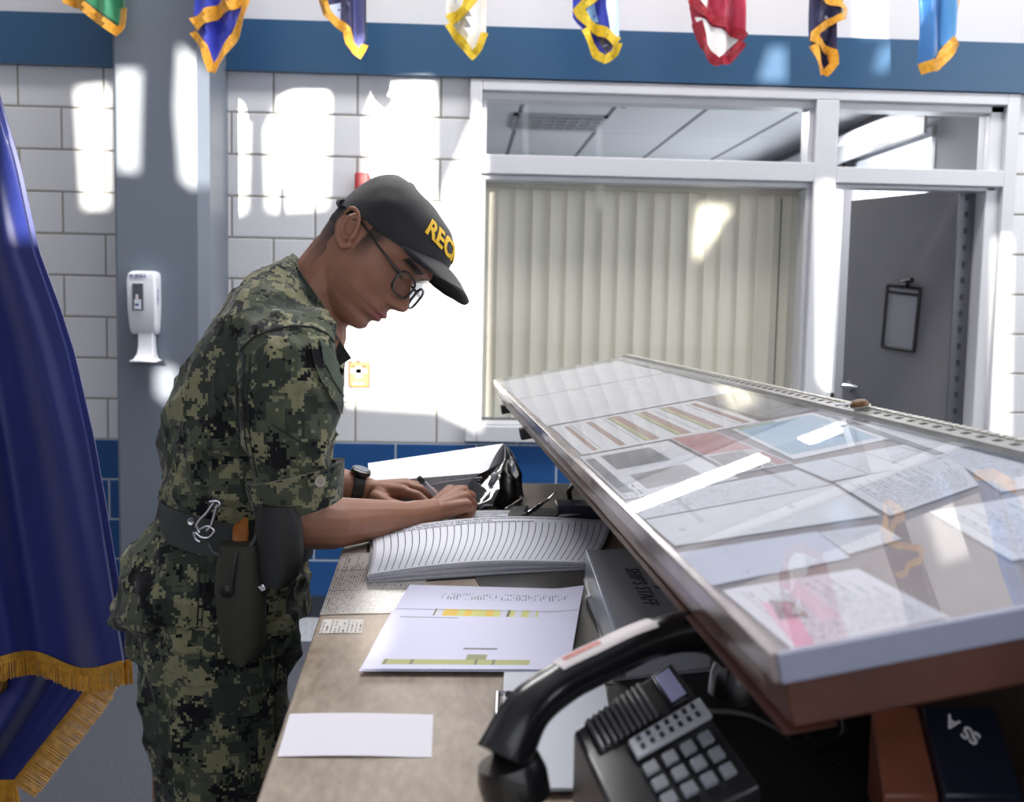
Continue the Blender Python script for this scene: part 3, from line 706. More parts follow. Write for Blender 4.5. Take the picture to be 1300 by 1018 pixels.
# ================================================================== THINGS ON THE COUNTER
def cz(px, py, z=ZC): return oz(px, py, z)
def sheet(name, label, px, m, z, cat='paper', group=None, lift=None, th=.0006, nu=24, nv=16, extra=()):
    """loose sheet from 4 corners (near-left, near-right, far-right, far-left) on the counter plane, gently curled"""
    c = [cz(*p, z) for p in px]
    def fn(s, t_):
        p = c[0].lerp(c[1], s).lerp(c[3].lerp(c[2], s), t_)
        if lift: p = p+Vector((0, 0, lift(s, t_)))
        return p
    mb = MB(); mb.grid(fn, nu, nv, m, th)
    for q, mm in extra:
        s0, t0, s1, t1 = q
        mb.grid(lambda a, b_: fn(s0+(s1-s0)*a, t0+(t1-t0)*b_)+Vector((0, 0, .0004)), 6, 3, mm)
    o = mb.build(name, smooth=60, fix=False); tag(o, label, cat, group); return o
def off(z): return ZC+z
film = text_mat('taped_documents', (176, 172, 168), (96, 92, 92), 34, .5, 30, True, m0=.01, m1=.99, vr=3); film.node_tree.nodes['Principled BSDF'].inputs['Roughness'].default_value = .2
sheet('taped_document', 'faded documents taped flat along the counter edge beside the roster', [(406, 780), (520, 777), (560, 700), (434, 702)], film, off(.0012))
lblm = text_mat('label_strip', (206, 202, 198), (96, 92, 96), 10, .5, 14, True, vr=1, m0=.02, m1=.98)
sheet('taped_label', 'small typed label taped below the faded documents', [(405, 804), (459, 803), (462, 786), (411, 786)], lblm, off(.001))
# ruled roster: a thick stack with a curved top page
ro = empty('roster_stack', 'thick stack of ruled roster sheets lying open beside the writing hand', 'paper stack', loc=(.05, 1.85, ZC))
A, B_, C_, E_ = cz(468, 738, off(.004)), cz(752, 716, off(.004)), cz(792, 656, off(.02)), cz(478, 672, off(.02))
A, B_, C_, E_ = cz(466, 741), cz(750, 724), cz(775, 668), cz(470, 683)
def stk(h0, k, ins=0):
    def fn(s, t_):
        s2 = ins+s*(1-2*ins); t2 = ins+t_*(1-2*ins)
        p = A.lerp(B_, s2).lerp(E_.lerp(C_, s2), t2)
        bend = h0+k*(.010*math.sin(PI*min(1, s*1.05))+.012*(s**3)*0+.006*math.sin(s*PI)*t_)
        return p+Vector((.012*math.sin(t_*PI)*k*.6, 0, bend))
    return fn
pe = mat('page_edges', (186, 186, 194), .7, var=.12, vs=300)
s_ = MB(); top_fn = stk(.012, 1); bot_fn = stk(.001, 0)
nu, nv = 40, 16
P = []
s_.grid(top_fn, nu, nv, pe)
for side_ in range(4):
    n_s = nu if side_ % 2 == 0 else nv
    def e_(a): return [(a, 0), (1, a), (1-a, 1), (0, 1-a)][side_]
    s_.grid(lambda a, b2: bot_fn(*e_(a)).lerp(top_fn(*e_(a)), b2)+Vector((.0012*math.sin(b2*40+a*9), .0012*math.sin(b2*33), 0)), n_s, 8, pe)
s_.build('page_block', ro, smooth=50)
ruled = text_mat('ruled_roster', (222, 224, 236), (66, 68, 84), 34, .5, 20, True, m0=.03, m1=.985, rules=True, vr=0)
# ruled sheet: rules run from the near edge to the far edge
MB().grid(lambda s, t_: stk(.0132, 1, .012)(s, t_*.93), nu, nv, ruled).build('top_page', ro, smooth=60)
hdm = text_mat('roster_header', (216, 218, 230), (50, 52, 66), 3, .55, 60, False, m0=.03, m1=.97)
MB().grid(lambda s, t_: stk(.0136, 1, .012)(s*.82+.02, .84+t_*.12), nu, 4, hdm).build('header_row', ro, smooth=60)
MB().grid(lambda s, t_: stk(.0005, 0, -.01)(s, t_)+Vector((.0, -.004, 0)), 4, 4, mat('folder_black', (30, 32, 38), .4), .002).build('cover', ro)
settle(ro)
sheet('loose_sheet', 'loose typed sheets sticking out behind the roster stack', [(500, 662), (700, 660), (764, 652), (540, 652)], text_mat('back_sheets', (210, 212, 224), (60, 62, 76), 5, .6, 50, False), off(.006), lift=lambda s, t_: .004+.003*math.sin(s*3))
sheet('loose_sheet', 'white sheet under the writing hand beside the black binder', [(560, 672), (700, 660), (705, 646), (575, 652)], mat('white_paper', (214, 216, 226), .6), off(.012))
dk = sheet('steno_pad', 'dark pad showing between the roster, the white plan and the grey binder', [(690, 868), (778, 868), (752, 716), (596, 722)], mat('dark_pad', (50, 46, 44), .35, var=.3, vs=12), off(.0022), th=.002, cat='pad')
# deck plan booklet
def plan():
    m, nt, b = nodes_of('deck_plan'); uv = N(nt, 'ShaderNodeUVMap'); s = N(nt, 'ShaderNodeSeparateXYZ'); L(nt, uv.outputs[0], s.inputs[0]); u, v = s.outputs[0], s.outputs[1]
    def band(x, a, c): return mth(nt, 'MULTIPLY', mth(nt, 'GREATER_THAN', x, a), mth(nt, 'LESS_THAN', x, c))
    base = lin((214, 214, 240)); col = None
    wn = N(nt, 'ShaderNodeTexWhiteNoise'); wn.noise_dimensions = '1D'; L(nt, mth(nt, 'FLOOR', mth(nt, 'MULTIPLY', u, 26)), wn.inputs['W'])
    wn2 = N(nt, 'ShaderNodeTexWhiteNoise'); wn2.noise_dimensions = '1D'; L(nt, mth(nt, 'FLOOR', mth(nt, 'MULTIPLY', u, 70)), wn2.inputs['W'])
    cell = mixc(nt, mth(nt, 'GREATER_THAN', wn.outputs[0], .55), lin((206, 206, 120)), lin((226, 190, 70)))
    cell = mixc(nt, mth(nt, 'GREATER_THAN', wn.outputs[0], .80), cell, lin((210, 210, 226)))
    cell = mixc(nt, mth(nt, 'GREATER_THAN', wn2.outputs[0], .9), cell, lin((90, 90, 80)))
    b1 = mth(nt, 'MULTIPLY', band(v, .555, .645), band(u, .22, .78))
    c = mixc(nt, b1, base, cell)
    b2 = mth(nt, 'MULTIPLY', band(v, mth(nt, 'MULTIPLY_ADD', u, .05, .035) and .045, .10), band(u, .08, .80))
    c = mixc(nt, b2, c, mixc(nt, mth(nt, 'GREATER_THAN', wn2.outputs[0], .85), lin((176, 178, 120)), lin((120, 122, 96))))
    b3 = mth(nt, 'MULTIPLY', band(v, .10, .15), band(u, .48, .58)); c = mixc(nt, b3, c, lin((150, 152, 110)))
    ln = mth(nt, 'MAXIMUM', mth(nt, 'MULTIPLY', band(v, .528, .536), band(u, .05, .36)), mth(nt, 'MULTIPLY', band(v, .63, .638), band(u, .8, .92)))
    ln = mth(nt, 'MAXIMUM', ln, mth(nt, 'MULTIPLY', band(v, .195, .21), band(u, .45, .62)))
    c = mixc(nt, ln, c, lin((110, 110, 120)))
    # upright type at the top
    cb = N(nt, 'ShaderNodeCombineXYZ'); L(nt, mth(nt, 'MULTIPLY', mth(nt, 'FLOOR', mth(nt, 'MULTIPLY', u, 60)), .83), cb.inputs[0]); L(nt, mth(nt, 'MULTIPLY', v, 9), cb.inputs[1])
    nz = N(nt, 'ShaderNodeTexNoise'); nz.inputs['Scale'].default_value = 1.7; L(nt, cb.outputs[0], nz.inputs['Vector'])
    ty = mth(nt, 'MULTIPLY', mth(nt, 'GREATER_THAN', nz.outputs[0], .5), mth(nt, 'MULTIPLY', band(v, .78, .88), band(u, .22, .92)))
    ty = mth(nt, 'MULTIPLY', ty, mth(nt, 'LESS_THAN', mth(nt, 'FRACT', mth(nt, 'MULTIPLY_ADD', v, 6, mth(nt, 'MULTIPLY', u, 60))), .45))
    c = mixc(nt, ty, c, lin((136, 136, 150)))
    L(nt, c, b.inputs['Base Color']); b.inputs['Roughness'].default_value = .55; return m
pl = plan()
bk = empty('deck_plan_booklet', 'white ship deck plan sheets with yellow drawings lying on the counter', 'document', loc=cz(600, 800))
c4 = [cz(459, 857), cz(722, 858), cz(741, 752), cz(520, 746)]
def plf(s, t_):
    p = c4[0].lerp(c4[1], s).lerp(c4[3].lerp(c4[2], s), t_)
    # outline: the upper sheet starts further right than the lower one
    return p+Vector((0, 0, .0045+.006*max(0, s-.85)/.15*(t_)+.004*math.sin(PI*t_)+.003*max(0, .12-t_)/.12))
MB().grid(plf, 30, 30, pl, .0008).build('top_sheet', bk, smooth=60)
MB().grid(lambda s, t_: plf(s, t_*.63)+Vector((-.003+.012*s*0, -.002, -.0016)), 20, 12, mat('plan_paper', (208, 208, 236), .55), .0006).build('lower_sheet', bk, smooth=60)
MB().grid(lambda s, t_: plf(s, .63+t_*.004)+Vector((0, 0, .0004)), 20, 1, mat('fold_shadow_line', (150, 150, 176), .6)).build('fold_shade', bk)  # shade along the fold painted as a darker line
settle(bk)
sheet('loose_sheet', 'white sheet lying at the near end of the counter', [(352, 960), (548, 960), (550, 906), (368, 906)], text_mat('near_white', (226, 224, 234), (150, 148, 160), 6, .32, 9, False), off(.0012), lift=lambda s, t_: .001*math.sin(s*4))
# clipboard
cbx = empty('clipboard', 'clipboard holding blank white sheets beside the telephone handset', 'clipboard', loc=cz(690, 900))
q = [cz(622, 1000, off(.004)), cz(790, 1000, off(.004)), cz(770, 872, off(.004)), cz(640, 866, off(.004))]
MB().prism([p+Vector((0, 0, .001)) for p in q], (0, 0, -.004), mat('clipboard_board', (74, 66, 60), .4)).build('board', cbx)
q2 = [cz(632, 1000, off(.008)), cz(790, 1000, off(.008)), cz(765, 852, off(.008)), cz(640, 853, off(.008))]
MB().prism([p+Vector((0, 0, .0)) for p in q2], (0, 0, -.003), mat('white_paper2', (200, 204, 216), .6)).build('paper_pad', cbx)
MB().tube([cz(626, 1000, off(.008)), cz(632, 880, off(.008)), cz(650, 880, off(.012))], .003, chrome).tube([cz(645, 881, off(.012)), cz(662, 887, off(.014)), cz(663, 905, off(.012))], .004, blk).tube([cz(663, 900, off(.012)), cz(664, 918, off(.011))], .002, chrome).build('clip', cbx, smooth=40)
settle(cbx)
# ------------------------------------------------------------------ black binder with clear sleeve, beyond the hands
bind = empty('ring_binder', 'open thick binder with white pages and glossy black cover behind the hands', 'binder', loc=cz(560, 650))
glossblk = mat('gloss_black_vinyl', (16, 16, 18), .08, coat=1, bump=.9, bs=28)
# base footprint on the counter: near edge from (470,640) to (612,655), right end (664,630)
F0, F1, F2, F3 = cz(474, 650), cz(606, 662), cz(668, 634), cz(560, 622)
T0, T1, T2, T3 = oy(468, 612, 2.10), oy(612, 600, 2.06), oy(655, 592, 2.22), oy(640, 563, 2.40)
TL = oy(466, 588, 2.36)
s_ = MB()
lo = [cz(470, 652), cz(604, 650), cz(640, 628), cz(480, 625)]
def top(s, t_): return oy(468+150*s, 612-12*s, 2.26).lerp(oy(467+172*s, 588-25*s, 2.47), t_)
# white page block: a leaning wedge
pb = MB(); pb.grid(lambda s, t_: top(s, t_)+Vector((0, 0, .006*math.sin(PI*t_))), 20, 8, mat('binder_pages', (232, 233, 238), .35, var=.04, vs=12))
def bt_(s, t_): p = top(s, t_); return Vector((p.x+.01, p.y, ZC+.012+.0*s))
for sd in range(4):
    def e_(a, sd=sd): return [(a, 0), (1, a), (1-a, 1), (0, 1-a)][sd]
    pb.grid(lambda a, b2: bt_(*e_(a)).lerp(top(*e_(a))+Vector((0, 0, .006*math.sin(PI*e_(a)[1]))), b2), 16, 6, pe)
pb.build('page_block', bind, smooth=45)
# glossy black cover wrapping the right end
cv = MB()
r0 = [oy(592, 646, 2.17), oy(640, 646, 2.17), oy(666, 634, 2.22), oy(664, 606, 2.30), oy(650, 582, 2.42), oy(641, 566, 2.46)]
r1 = [oy(585, 645, 2.18), oy(588, 628, 2.2), oy(600, 612, 2.22), oy(618, 599, 2.25), oy(634, 586, 2.38), oy(639, 564, 2.47)]
def cvf(s, t_):
    def sp(P_, x):
        k = min(int(x*(len(P_)-1)), len(P_)-2); f_ = x*(len(P_)-1)-k; return P_[k].lerp(P_[k+1], f_)
    a, b2 = sp(r1, s), sp(r0, s)
    p = a.lerp(b2, t_); return p+Vector((.004*math.sin(s*9), -.018*math.sin(PI*t_)*math.sin(PI*s), .006*math.sin(t_*11+s*5)*math.sin(PI*s)))
cv.grid(cvf, 30, 20, glossblk, .003); cv.build('sleeve_cover', bind, smooth=80)
cv = MB(); cv.prism([cz(466, 641, off(.010)), cz(600, 643, off(.010)), cz(664, 632, off(.010)), cz(648, 617, off(.010)), cz(474, 617, off(.010))], (0, 0, -.009), glossblk)
cv.build('back_cover', bind, bevel=.002)
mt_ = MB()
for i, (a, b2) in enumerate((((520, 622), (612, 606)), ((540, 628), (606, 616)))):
    mt_.tube([oy(*a, 2.24), oy((a[0]+b2[0])/2, (a[1]+b2[1])/2-2, 2.23), oy(*b2, 2.22)], .0022, mat('sleeve_highlight_edge', (170, 172, 178), .15, .3), 6)  # pale tubes stand in for highlights along the sleeve
mt_.build('sleeve_highlight_line', bind, smooth=40)
settle(bind)
# bulldog clipboard end beyond the roster
bc = empty('clipboard', 'dark clipboard with a large steel clip behind the roster stack', 'clipboard', loc=cz(680, 652))
MB().prism([cz(642, 660, off(.018)), cz(700, 664, off(.018)), cz(712, 646, off(.018)), cz(650, 642, off(.018))], (0, 0, -.016), blk).build('board', bc)
m_ = MB(); cb_ = cz(672, 652, off(.018)); bent = [oy(664, 656, 2.02), oy(676, 648, 2.03), oy(690, 640, 2.05), oy(704, 628, 2.08)]
m_.grid(lambda s, t_: bent[min(2, int(s*3))].lerp(bent[min(2, int(s*3))+1], s*3-min(2, int(s*3)))+Vector((.012, .0, .012))*(t_-.5)*(.8+1.2*math.sin(PI*s))+Vector((0, 0, .003*math.sin(t_*PI))), 18, 8, chrome, .0015)
m_.tube([oy(666, 650, 2.02), oy(669, 643, 2.02), oy(668, 656, 2.0)], .0025, blk, 6); m_.build('clip', bc, smooth=50)
settle(bc)
bx = MB(); p0 = cz(698, 664); p1 = cz(775, 664)
bx.box((.19, 2.09, ZC), (.33, 2.16, ZC+.026), mat('navy_box', (34, 38, 58), .4))
tag(bx.build('pen_tray', bevel=.003), 'low dark blue tray behind the roster under the display case', 'tray')
cup = empty('mug', 'black mug with a curved handle half hidden under the display case', 'mug', loc=(.335, 2.30, ZC))
MB().lathe((.335, 2.28, ZC), [(.001, 0), (.036, .001), (.038, .01), (.04, .1), (.037, .1), (.035, .012), (.001, .01)], mat('mug_black', (18, 18, 20), .25, coat=.5), 28).build('cup_body', cup, smooth=50)
hd_ = [oy(738, 618, 2.26), oy(728, 615, 2.26), oy(722, 624, 2.26), oy(724, 636, 2.26), oy(734, 643, 2.26)]
MB().tube(hd_, .0055, mat('mug_black', (18, 18, 20), .25), 10).build('handle', cup, smooth=50)
settle(cup)
# grey SHIP'S STAFF binder
sb = empty('ring_binder', "grey binder hand-lettered SHIP'S STAFF standing half under the display case", 'binder', loc=cz(800, 780))
zT = ZC+.048
g_ = mat('grey_binder_vinyl', (150, 152, 160), .28, coat=.3, bump=.1, bs=20); ge = mat('binder_edge', (178, 184, 196), .2, .2)
q = [oz(785, 812, zT), oz(745, 698, zT), oz(835, 696, zT), oz(915, 800, zT)]
qb = [oz(785, 812, zT)+Vector((0, 0, 0))]
MB().hexa([Vector((p.x, p.y, zT-.006)) for p in (q[0], q[3], q[2], q[1])], [Vector((p.x, p.y, zT)) for p in (q[0], q[3], q[2], q[1])], g_).build('front_cover', sb, bevel=.002)
e0, e1 = q[0], q[1]
MB().hexa([Vector((e0.x-.002, e0.y, ZC+.004)), Vector((e0.x+.004, e0.y, ZC+.004)), Vector((e1.x+.004, e1.y, ZC+.004)), Vector((e1.x-.002, e1.y, ZC+.004))], [Vector((e0.x-.002, e0.y, zT+.001)), Vector((e0.x+.004, e0.y, zT+.001)), Vector((e1.x+.004, e1.y, zT+.001)), Vector((e1.x-.002, e1.y, zT+.001))], ge).build('spine', sb, bevel=.001)
MB().hexa([Vector((e0.x+.01, e0.y+.004, ZC+.004)), Vector((q[3].x-.01, q[3].y+.004, ZC+.004)), Vector((q[2].x-.01, q[2].y-.006, ZC+.004)), Vector((e1.x+.01, e1.y-.006, ZC+.004))], [Vector((e0.x+.01, e0.y+.004, zT-.008)), Vector((q[3].x-.01, q[3].y+.004, zT-.008)), Vector((q[2].x-.01, q[2].y-.006, zT-.008)), Vector((e1.x+.01, e1.y-.006, zT-.008))], pe).build('page_block', sb)
MB().hexa([Vector((e0.x-.004, e0.y, ZC)), Vector((q[3].x, q[3].y, ZC)), Vector((q[2].x, q[2].y, ZC)), Vector((e1.x-.004, e1.y, ZC))], [Vector((e0.x-.004, e0.y, ZC+.004)), Vector((q[3].x, q[3].y, ZC+.004)), Vector((q[2].x, q[2].y, ZC+.004)), Vector((e1.x-.004, e1.y, ZC+.004))], g_).build('back_cover', sb)
inkb = mat('marker_ink', (44, 44, 58), .6)
a_, b2_ = oz(799, 718, zT+.001), oz(829, 772, zT+.001)
ex_ = (b2_-a_).normalized(); ey_ = Vector((0, 0, 1)).cross(ex_)
place_text('hand_lettering', "SHIP'S STAFF", (b2_-a_).length/7.6, inkb, (a_+b2_)/2, ex_, ey_, sb, bold=-.0002, sp=1.18, shear=.12)
a2, b3 = oz(829, 738, zT+.001), oz(841, 752, zT+.001)
place_text('number_lettering', '14', .014, inkb, (a2+b3)/2, ex_, ey_, sb)
settle(sb)
cm = MB(); a_, b_2 = cz(748, 760, off(.006)), cz(772, 812, off(.006))
tl = (b_2-a_).length; d_ = (b_2-a_).normalized()
cm.tube([a_+d_*tl*k/150+Vector((.005*math.cos(k*.9*1.4), 0, .005*math.sin(k*.9*1.4))) for k in range(151)], .0011, mat('wire_white', (190, 190, 194), .25, .6), 5)
cm.hexa([Vector((a_.x+.004, a_.y, ZC)), Vector((a_.x+.03, a_.y, ZC)), Vector((b_2.x+.03, b_2.y, ZC)), Vector((b_2.x+.004, b_2.y, ZC))], [Vector((a_.x+.004, a_.y, ZC+.008)), Vector((a_.x+.03, a_.y, ZC+.008)), Vector((b_2.x+.03, b_2.y, ZC+.008)), Vector((b_2.x+.004, b_2.y, ZC+.008))][::1], blk)
tag(cm.build('spiral_notebook', smooth=40), 'black wire-bound notebook lying against the grey binder', 'notebook')
# ------------------------------------------------------------------ telephone
ph = empty('desk_telephone', 'black desk telephone with curved handset under the display case', 'telephone', loc=cz(800, 900))
pbk = mat('phone_black', (20, 20, 23), .25, coat=.4); pgy = mat('phone_dark_grey', (58, 58, 62), .4)
arc = [(640, 962), (668, 905), (712, 868), (766, 840), (820, 815), (868, 802), (912, 806), (950, 838)]
pts = [oy(x, y, yy) for (x, y), yy in zip(arc, (.80, .815, .84, .86, .88, .90, .92, .93))]
def cat(P_, n=6):
    out = []
    for i in range(len(P_)-1):
        a, b, c, d = P_[max(0, i-1)], P_[i], P_[i+1], P_[min(len(P_)-1, i+2)]
        for k in range(n):
            t_ = k/n; out.append(.5*((2*b)+(c-a)*t_+(2*a-5*b+4*c-d)*t_*t_+(3*b-a-3*c+d)*t_**3))
    out.append(P_[-1]); return out
pp = cat(pts); n_p = len(pp)
rr_ = [.0165+.008*abs(2*i/(n_p-1)-1)**2.5 for i in range(n_p)]
h_ = MB(); h_.tube(pp, rr_, pbk, 20, flat=.9)
for e_c, dd in ((pp[1], Vector((.008, .0, -.03))), (pp[-2], Vector((-.005, 0, -.03)))):
    h_.lathe(e_c+dd*.2, [(.024, 0), (.027, .012), (.026, .03), (.001, .032)], pbk, 22, ax=dd)
h_.build('handset', ph, smooth=60)
# paper label wrapped along the handset back
lbs = MB(); i0, i1 = int(n_p*.30), int(n_p*.62); seg_ = pp[i0:i1]
def lab_strip(a0, a1, seg_, m, dr):
    def fn(s, t_):
        x = s*(len(seg_)-1); k = min(int(x), len(seg_)-2); c = seg_[k].lerp(seg_[k+1], x-k)
        tg = (seg_[k+1]-seg_[k]).normalized(); out = (CAM-c); out = (out-tg*out.dot(tg)).normalized(); up_ = tg.cross(out); up_ = up_ if up_.z > 0 else -up_
        a = a0+(a1-a0)*t_; return c+(out*math.cos(a)+up_*math.sin(a))*(.0172+dr)
    return MB().grid(fn, 24, 8, m)
lab_strip(.45, 1.6, seg_, mat('label_paper', (214, 206, 208), .45), .0006).build('paper_label', ph, smooth=60)
lab_strip(.85, 1.2, seg_[1:-7], mat('label_red', (190, 110, 104), .5, var=.3, vs=200), .001).build('red_print', ph, smooth=60)
# body: sloping top face; s runs across (towards the camera), t runs along the phone
bA, bB, bC, bD = oy(728, 926, .82), oy(800, 1075, .70), oy(968, 1000, .80), oy(852, 838, .94)
nb = (bB-bA).cross(bD-bA).normalized(); nb = nb if nb.z > 0 else -nb
def pb_(s, t_, h=0): return bA.lerp(bB, s).lerp(bD.lerp(bC, s), t_)+nb*h
z0 = ZC+.001
top4 = [pb_(0, 0), pb_(1, 0), pb_(1, 1), pb_(0, 1)]
MB().hexa([Vector((p.x, p.y, z0)) for p in top4], top4, mat('phone_charcoal', (44, 44, 47), .35, coat=.3)).build('base', ph, bevel=.004, seg=3)
def pq(s0, s1, t0, t1, h): return [pb_(s0, t0, h), pb_(s1, t0, h), pb_(s1, t1, h), pb_(s0, t1, h)]
def slab(name, q_, th_, m_): return MB().hexa(q_, [p+nb*th_ for p in q_], m_).build(name, ph, bevel=.0008)
gr = MB()
for k in range(10):
    q_ = pq(.015, .30, .10+k*.054, .10+k*.054+.028, .0005); gr.hexa(q_, [p+nb*.004 for p in q_], mat('grille_grey', (92, 92, 96), .35))
gr.build('speaker_grille', ph, bevel=.001)
slab('grille_recess', pq(.01, .31, .09, .65, .0001), .0006, mat('recess_black', (14, 14, 16), .6))
slab('display_frame', pq(.035, .30, .74, .93, .0005), .003, pbk)
slab('display_screen', pq(.055, .28, .76, .91, .0037), .0008, mat('lcd', (160, 160, 200), .12))
slab('speed_dial_card', pq(.35, .50, .30, .98, .001), .004, mat('key_label_card', (196, 198, 206), .35))
for i in range(7):
    for j in range(2): slab('dial_key', pq(.365+j*.062, .405+j*.062, .35+i*.085, .385+i*.085, .0052), .001, pgy)
for i in range(3):
    for j in range(4): slab('number_key', pq(.56+i*.12, .64+i*.12, .30+j*.16, .40+j*.16, .001), .004, mat('key_light', (150, 154, 162), .4))
cord = [oy(950, 880, .96)+Vector((.006*math.cos(k*1.1), .006*math.sin(k*1.1), -.0006*k)) for k in range(140)]
MB().tube([p+Vector((.0007*i, 0, 0)) for i, p in enumerate(cord)], .0022, pbk, 6).build('coiled_cord', ph, smooth=50)
settle(ph)
# navy booklet with letters and brown folder under the case
nbk = mat('navy_cover', (28, 32, 48), .3)
def tilted(px, zn, zf): return [oz(*px[0], zn), oz(*px[1], zn), oz(*px[2], zf), oz(*px[3], zf)]
bkq = tilted([(1200, 1010), (1300, 1010), (1262, 896), (1172, 896)], ZC+.03, ZC+.085)
bo_ = empty('navy_book', 'navy book with white letters tilted up under the near edge of the display case', 'book', loc=(bkq[0].x, bkq[0].y, ZC))
MB().hexa([Vector((p.x, p.y, ZC+.001)) for p in bkq], bkq, nbk).build('cover', bo_, bevel=.002)
bn = (bkq[1]-bkq[0]).cross(bkq[3]-bkq[0]).normalized()
def onb(px, py):
    d = ray(px, py); return CAM+d*((bkq[0]+bn*.001-CAM).dot(bn)/d.dot(bn))
wl_ = mat('white_letters', (235, 236, 240), .5)
ca, cb2 = onb(1204, 914), onb(1240, 938)
ex_ = -(cb2-ca).normalized(); ey_ = bn.cross(ex_)
place_text('title_letters', 'SS A', (cb2-ca).length*.62, wl_, (ca+cb2)/2, ex_, ey_, bo_, bold=.0004)
settle(bo_)
fb = tilted([(1122, 1010), (1192, 1010), (1166, 896), (1106, 896)], ZC+.026, ZC+.08)
b = MB().hexa([Vector((p.x, p.y, ZC+.001)) for p in fb], fb, mat('brown_folder', (128, 74, 56), .4, var=.2)); tag(b.build('brown_folder_stack', bevel=.002), 'brown folder beside the navy book under the display case', 'folder')
mq = [cz(700, 1100, off(.001)), cz(1560, 1100, off(.001)), cz(1000, 745, off(.001)), cz(800, 800, off(.001))]
MBm = MB().prism([Vector((.075, .55, ZC+.0009)), Vector((.47, .55, ZC+.0009)), Vector((.44, 1.9, ZC+.0009)), Vector((.23, 1.45, ZC+.0009)), Vector((.15, 1.22, ZC+.0009))], (0, 0, -.0008), mat('black_sheet', (20, 20, 22), .6))
tag(MBm.build('dark_counter_sheet'), 'black sheet darkening the counter under the telephone and the display case', 'mat')  # black sheet laid in to darken the beige counter
c_ = MB().tube(cat([Vector((a, b2, ZC+c+.002)) for a, b2, c in [(.24, 1.06, .01), (.28, 1.0, .03), (.32, .96, .02), (.37, 1.0, .01), (.40, 1.1, .01)]]), .0045, mat('cable_black', (26, 26, 28), .35), 8)
tag(c_.build('cable', smooth=60), 'black cable looping behind the telephone under the display case', 'cable')
# small dish resting on the metal ridge
dc = D(WU+.001, .83, .0052)
di = empty('dish', 'small white dish of brown pieces resting on the metal ridge below the door handle', 'dish', loc=dc)
MB().lathe(dc, [(.001, .0), (.008, .0005), (.014, .003), (.015, .004), (.012, .0032), (.001, .002)], mat('dish_white', (230, 230, 226), .3), 24, ax=EN).build('plate', di, smooth=40)
MB().lathe(dc+EN*.0025, [(.0125, 0), (.013, .004), (.009, .009), (.001, .0105)], mat('brown_sweets', (110, 74, 30), .5, var=.5, vs=120, bump=1, bs=90), 20, ax=EN).build('brown_heap', di, smooth=60)
MB().tube([dc+Vector((-.012, 0, .006)), dc+Vector((-.034, .002, .004))], .0016, chrome).build('spoon', di, smooth=40)
settle(di)
# ================================================================== THE SAILOR
YC = 1.88
def finish_mesh(parts, vox, smooth_it, name, m, disp=None, fac=.5):
    """parts: MB with closed pieces -> one continuous surface"""
    me = parts.mesh('tmp'); bm = bmesh.new(); bm.from_mesh(me); bmesh.ops.recalc_face_normals(bm, faces=bm.faces); bm.to_mesh(me); bm.free()
    o = bpy.data.objects.new('tmp', me); COL.objects.link(o)
    r = o.modifiers.new('r', 'REMESH'); r.mode = 'VOXEL'; r.voxel_size = vox
    s = o.modifiers.new('s', 'SMOOTH'); s.factor = fac; s.iterations = smooth_it
    dg = bpy.context.evaluated_depsgraph_get(); dg.update()
    out = bpy.data.meshes.new_from_object(o.evaluated_get(dg)); bpy.data.objects.remove(o)
    out.name = name; out.materials.clear(); out.materials.append(m)
    n = len(out.vertices); co = np.empty(n*3, 'f'); out.vertices.foreach_get('co', co); co = co.reshape(-1, 3)
    if disp:
        no = np.empty(n*3, 'f'); out.vertices.foreach_get('normal', no); no = no.reshape(-1, 3)
        co = co+no*np.array([disp(Vector(p), Vector(q)) for p, q in zip(co, no)], 'f')[:, None]
        out.vertices.foreach_set('co', co.astype('f').ravel()); out.update()
    out.shade_smooth(); ob = bpy.data.objects.new(name, out); COL.objects.link(ob); return ob, co
def capsule(mb, a, b, ra, rb, m=None, n=18):
    a, b = Vector(a), Vector(b); ax = (b-a); ln = ax.length; ax.normalize(); prof = []
    for k in range(7): t_ = PI/2*k/6; prof.append((ra*math.sin(t_), -ra*math.cos(t_)))
    for k in range(7): t_ = PI/2*k/6; prof.append((rb*math.cos(t_), ln+rb*math.sin(t_)))
    mb.lathe(a, prof, m or sk, n, ax=ax)
def chain(mb, pts, rs):
    for i in range(len(pts)-1): capsule(mb, pts[i], pts[i+1], rs[i], rs[i+1])
def ellip(mb, c, ax, m=None, nr=10, n=18):
    ax = [Vector(a) for a in ax]; c = Vector(c)
    mb.rings([[c+ax[2]*(-math.cos(PI*i/nr))+(ax[0]*math.cos(2*PI*k/n)+ax[1]*math.sin(2*PI*k/n))*max(1e-3, math.sin(PI*i/nr)) for k in range(n)] for i in range(nr+1)], m or sk)
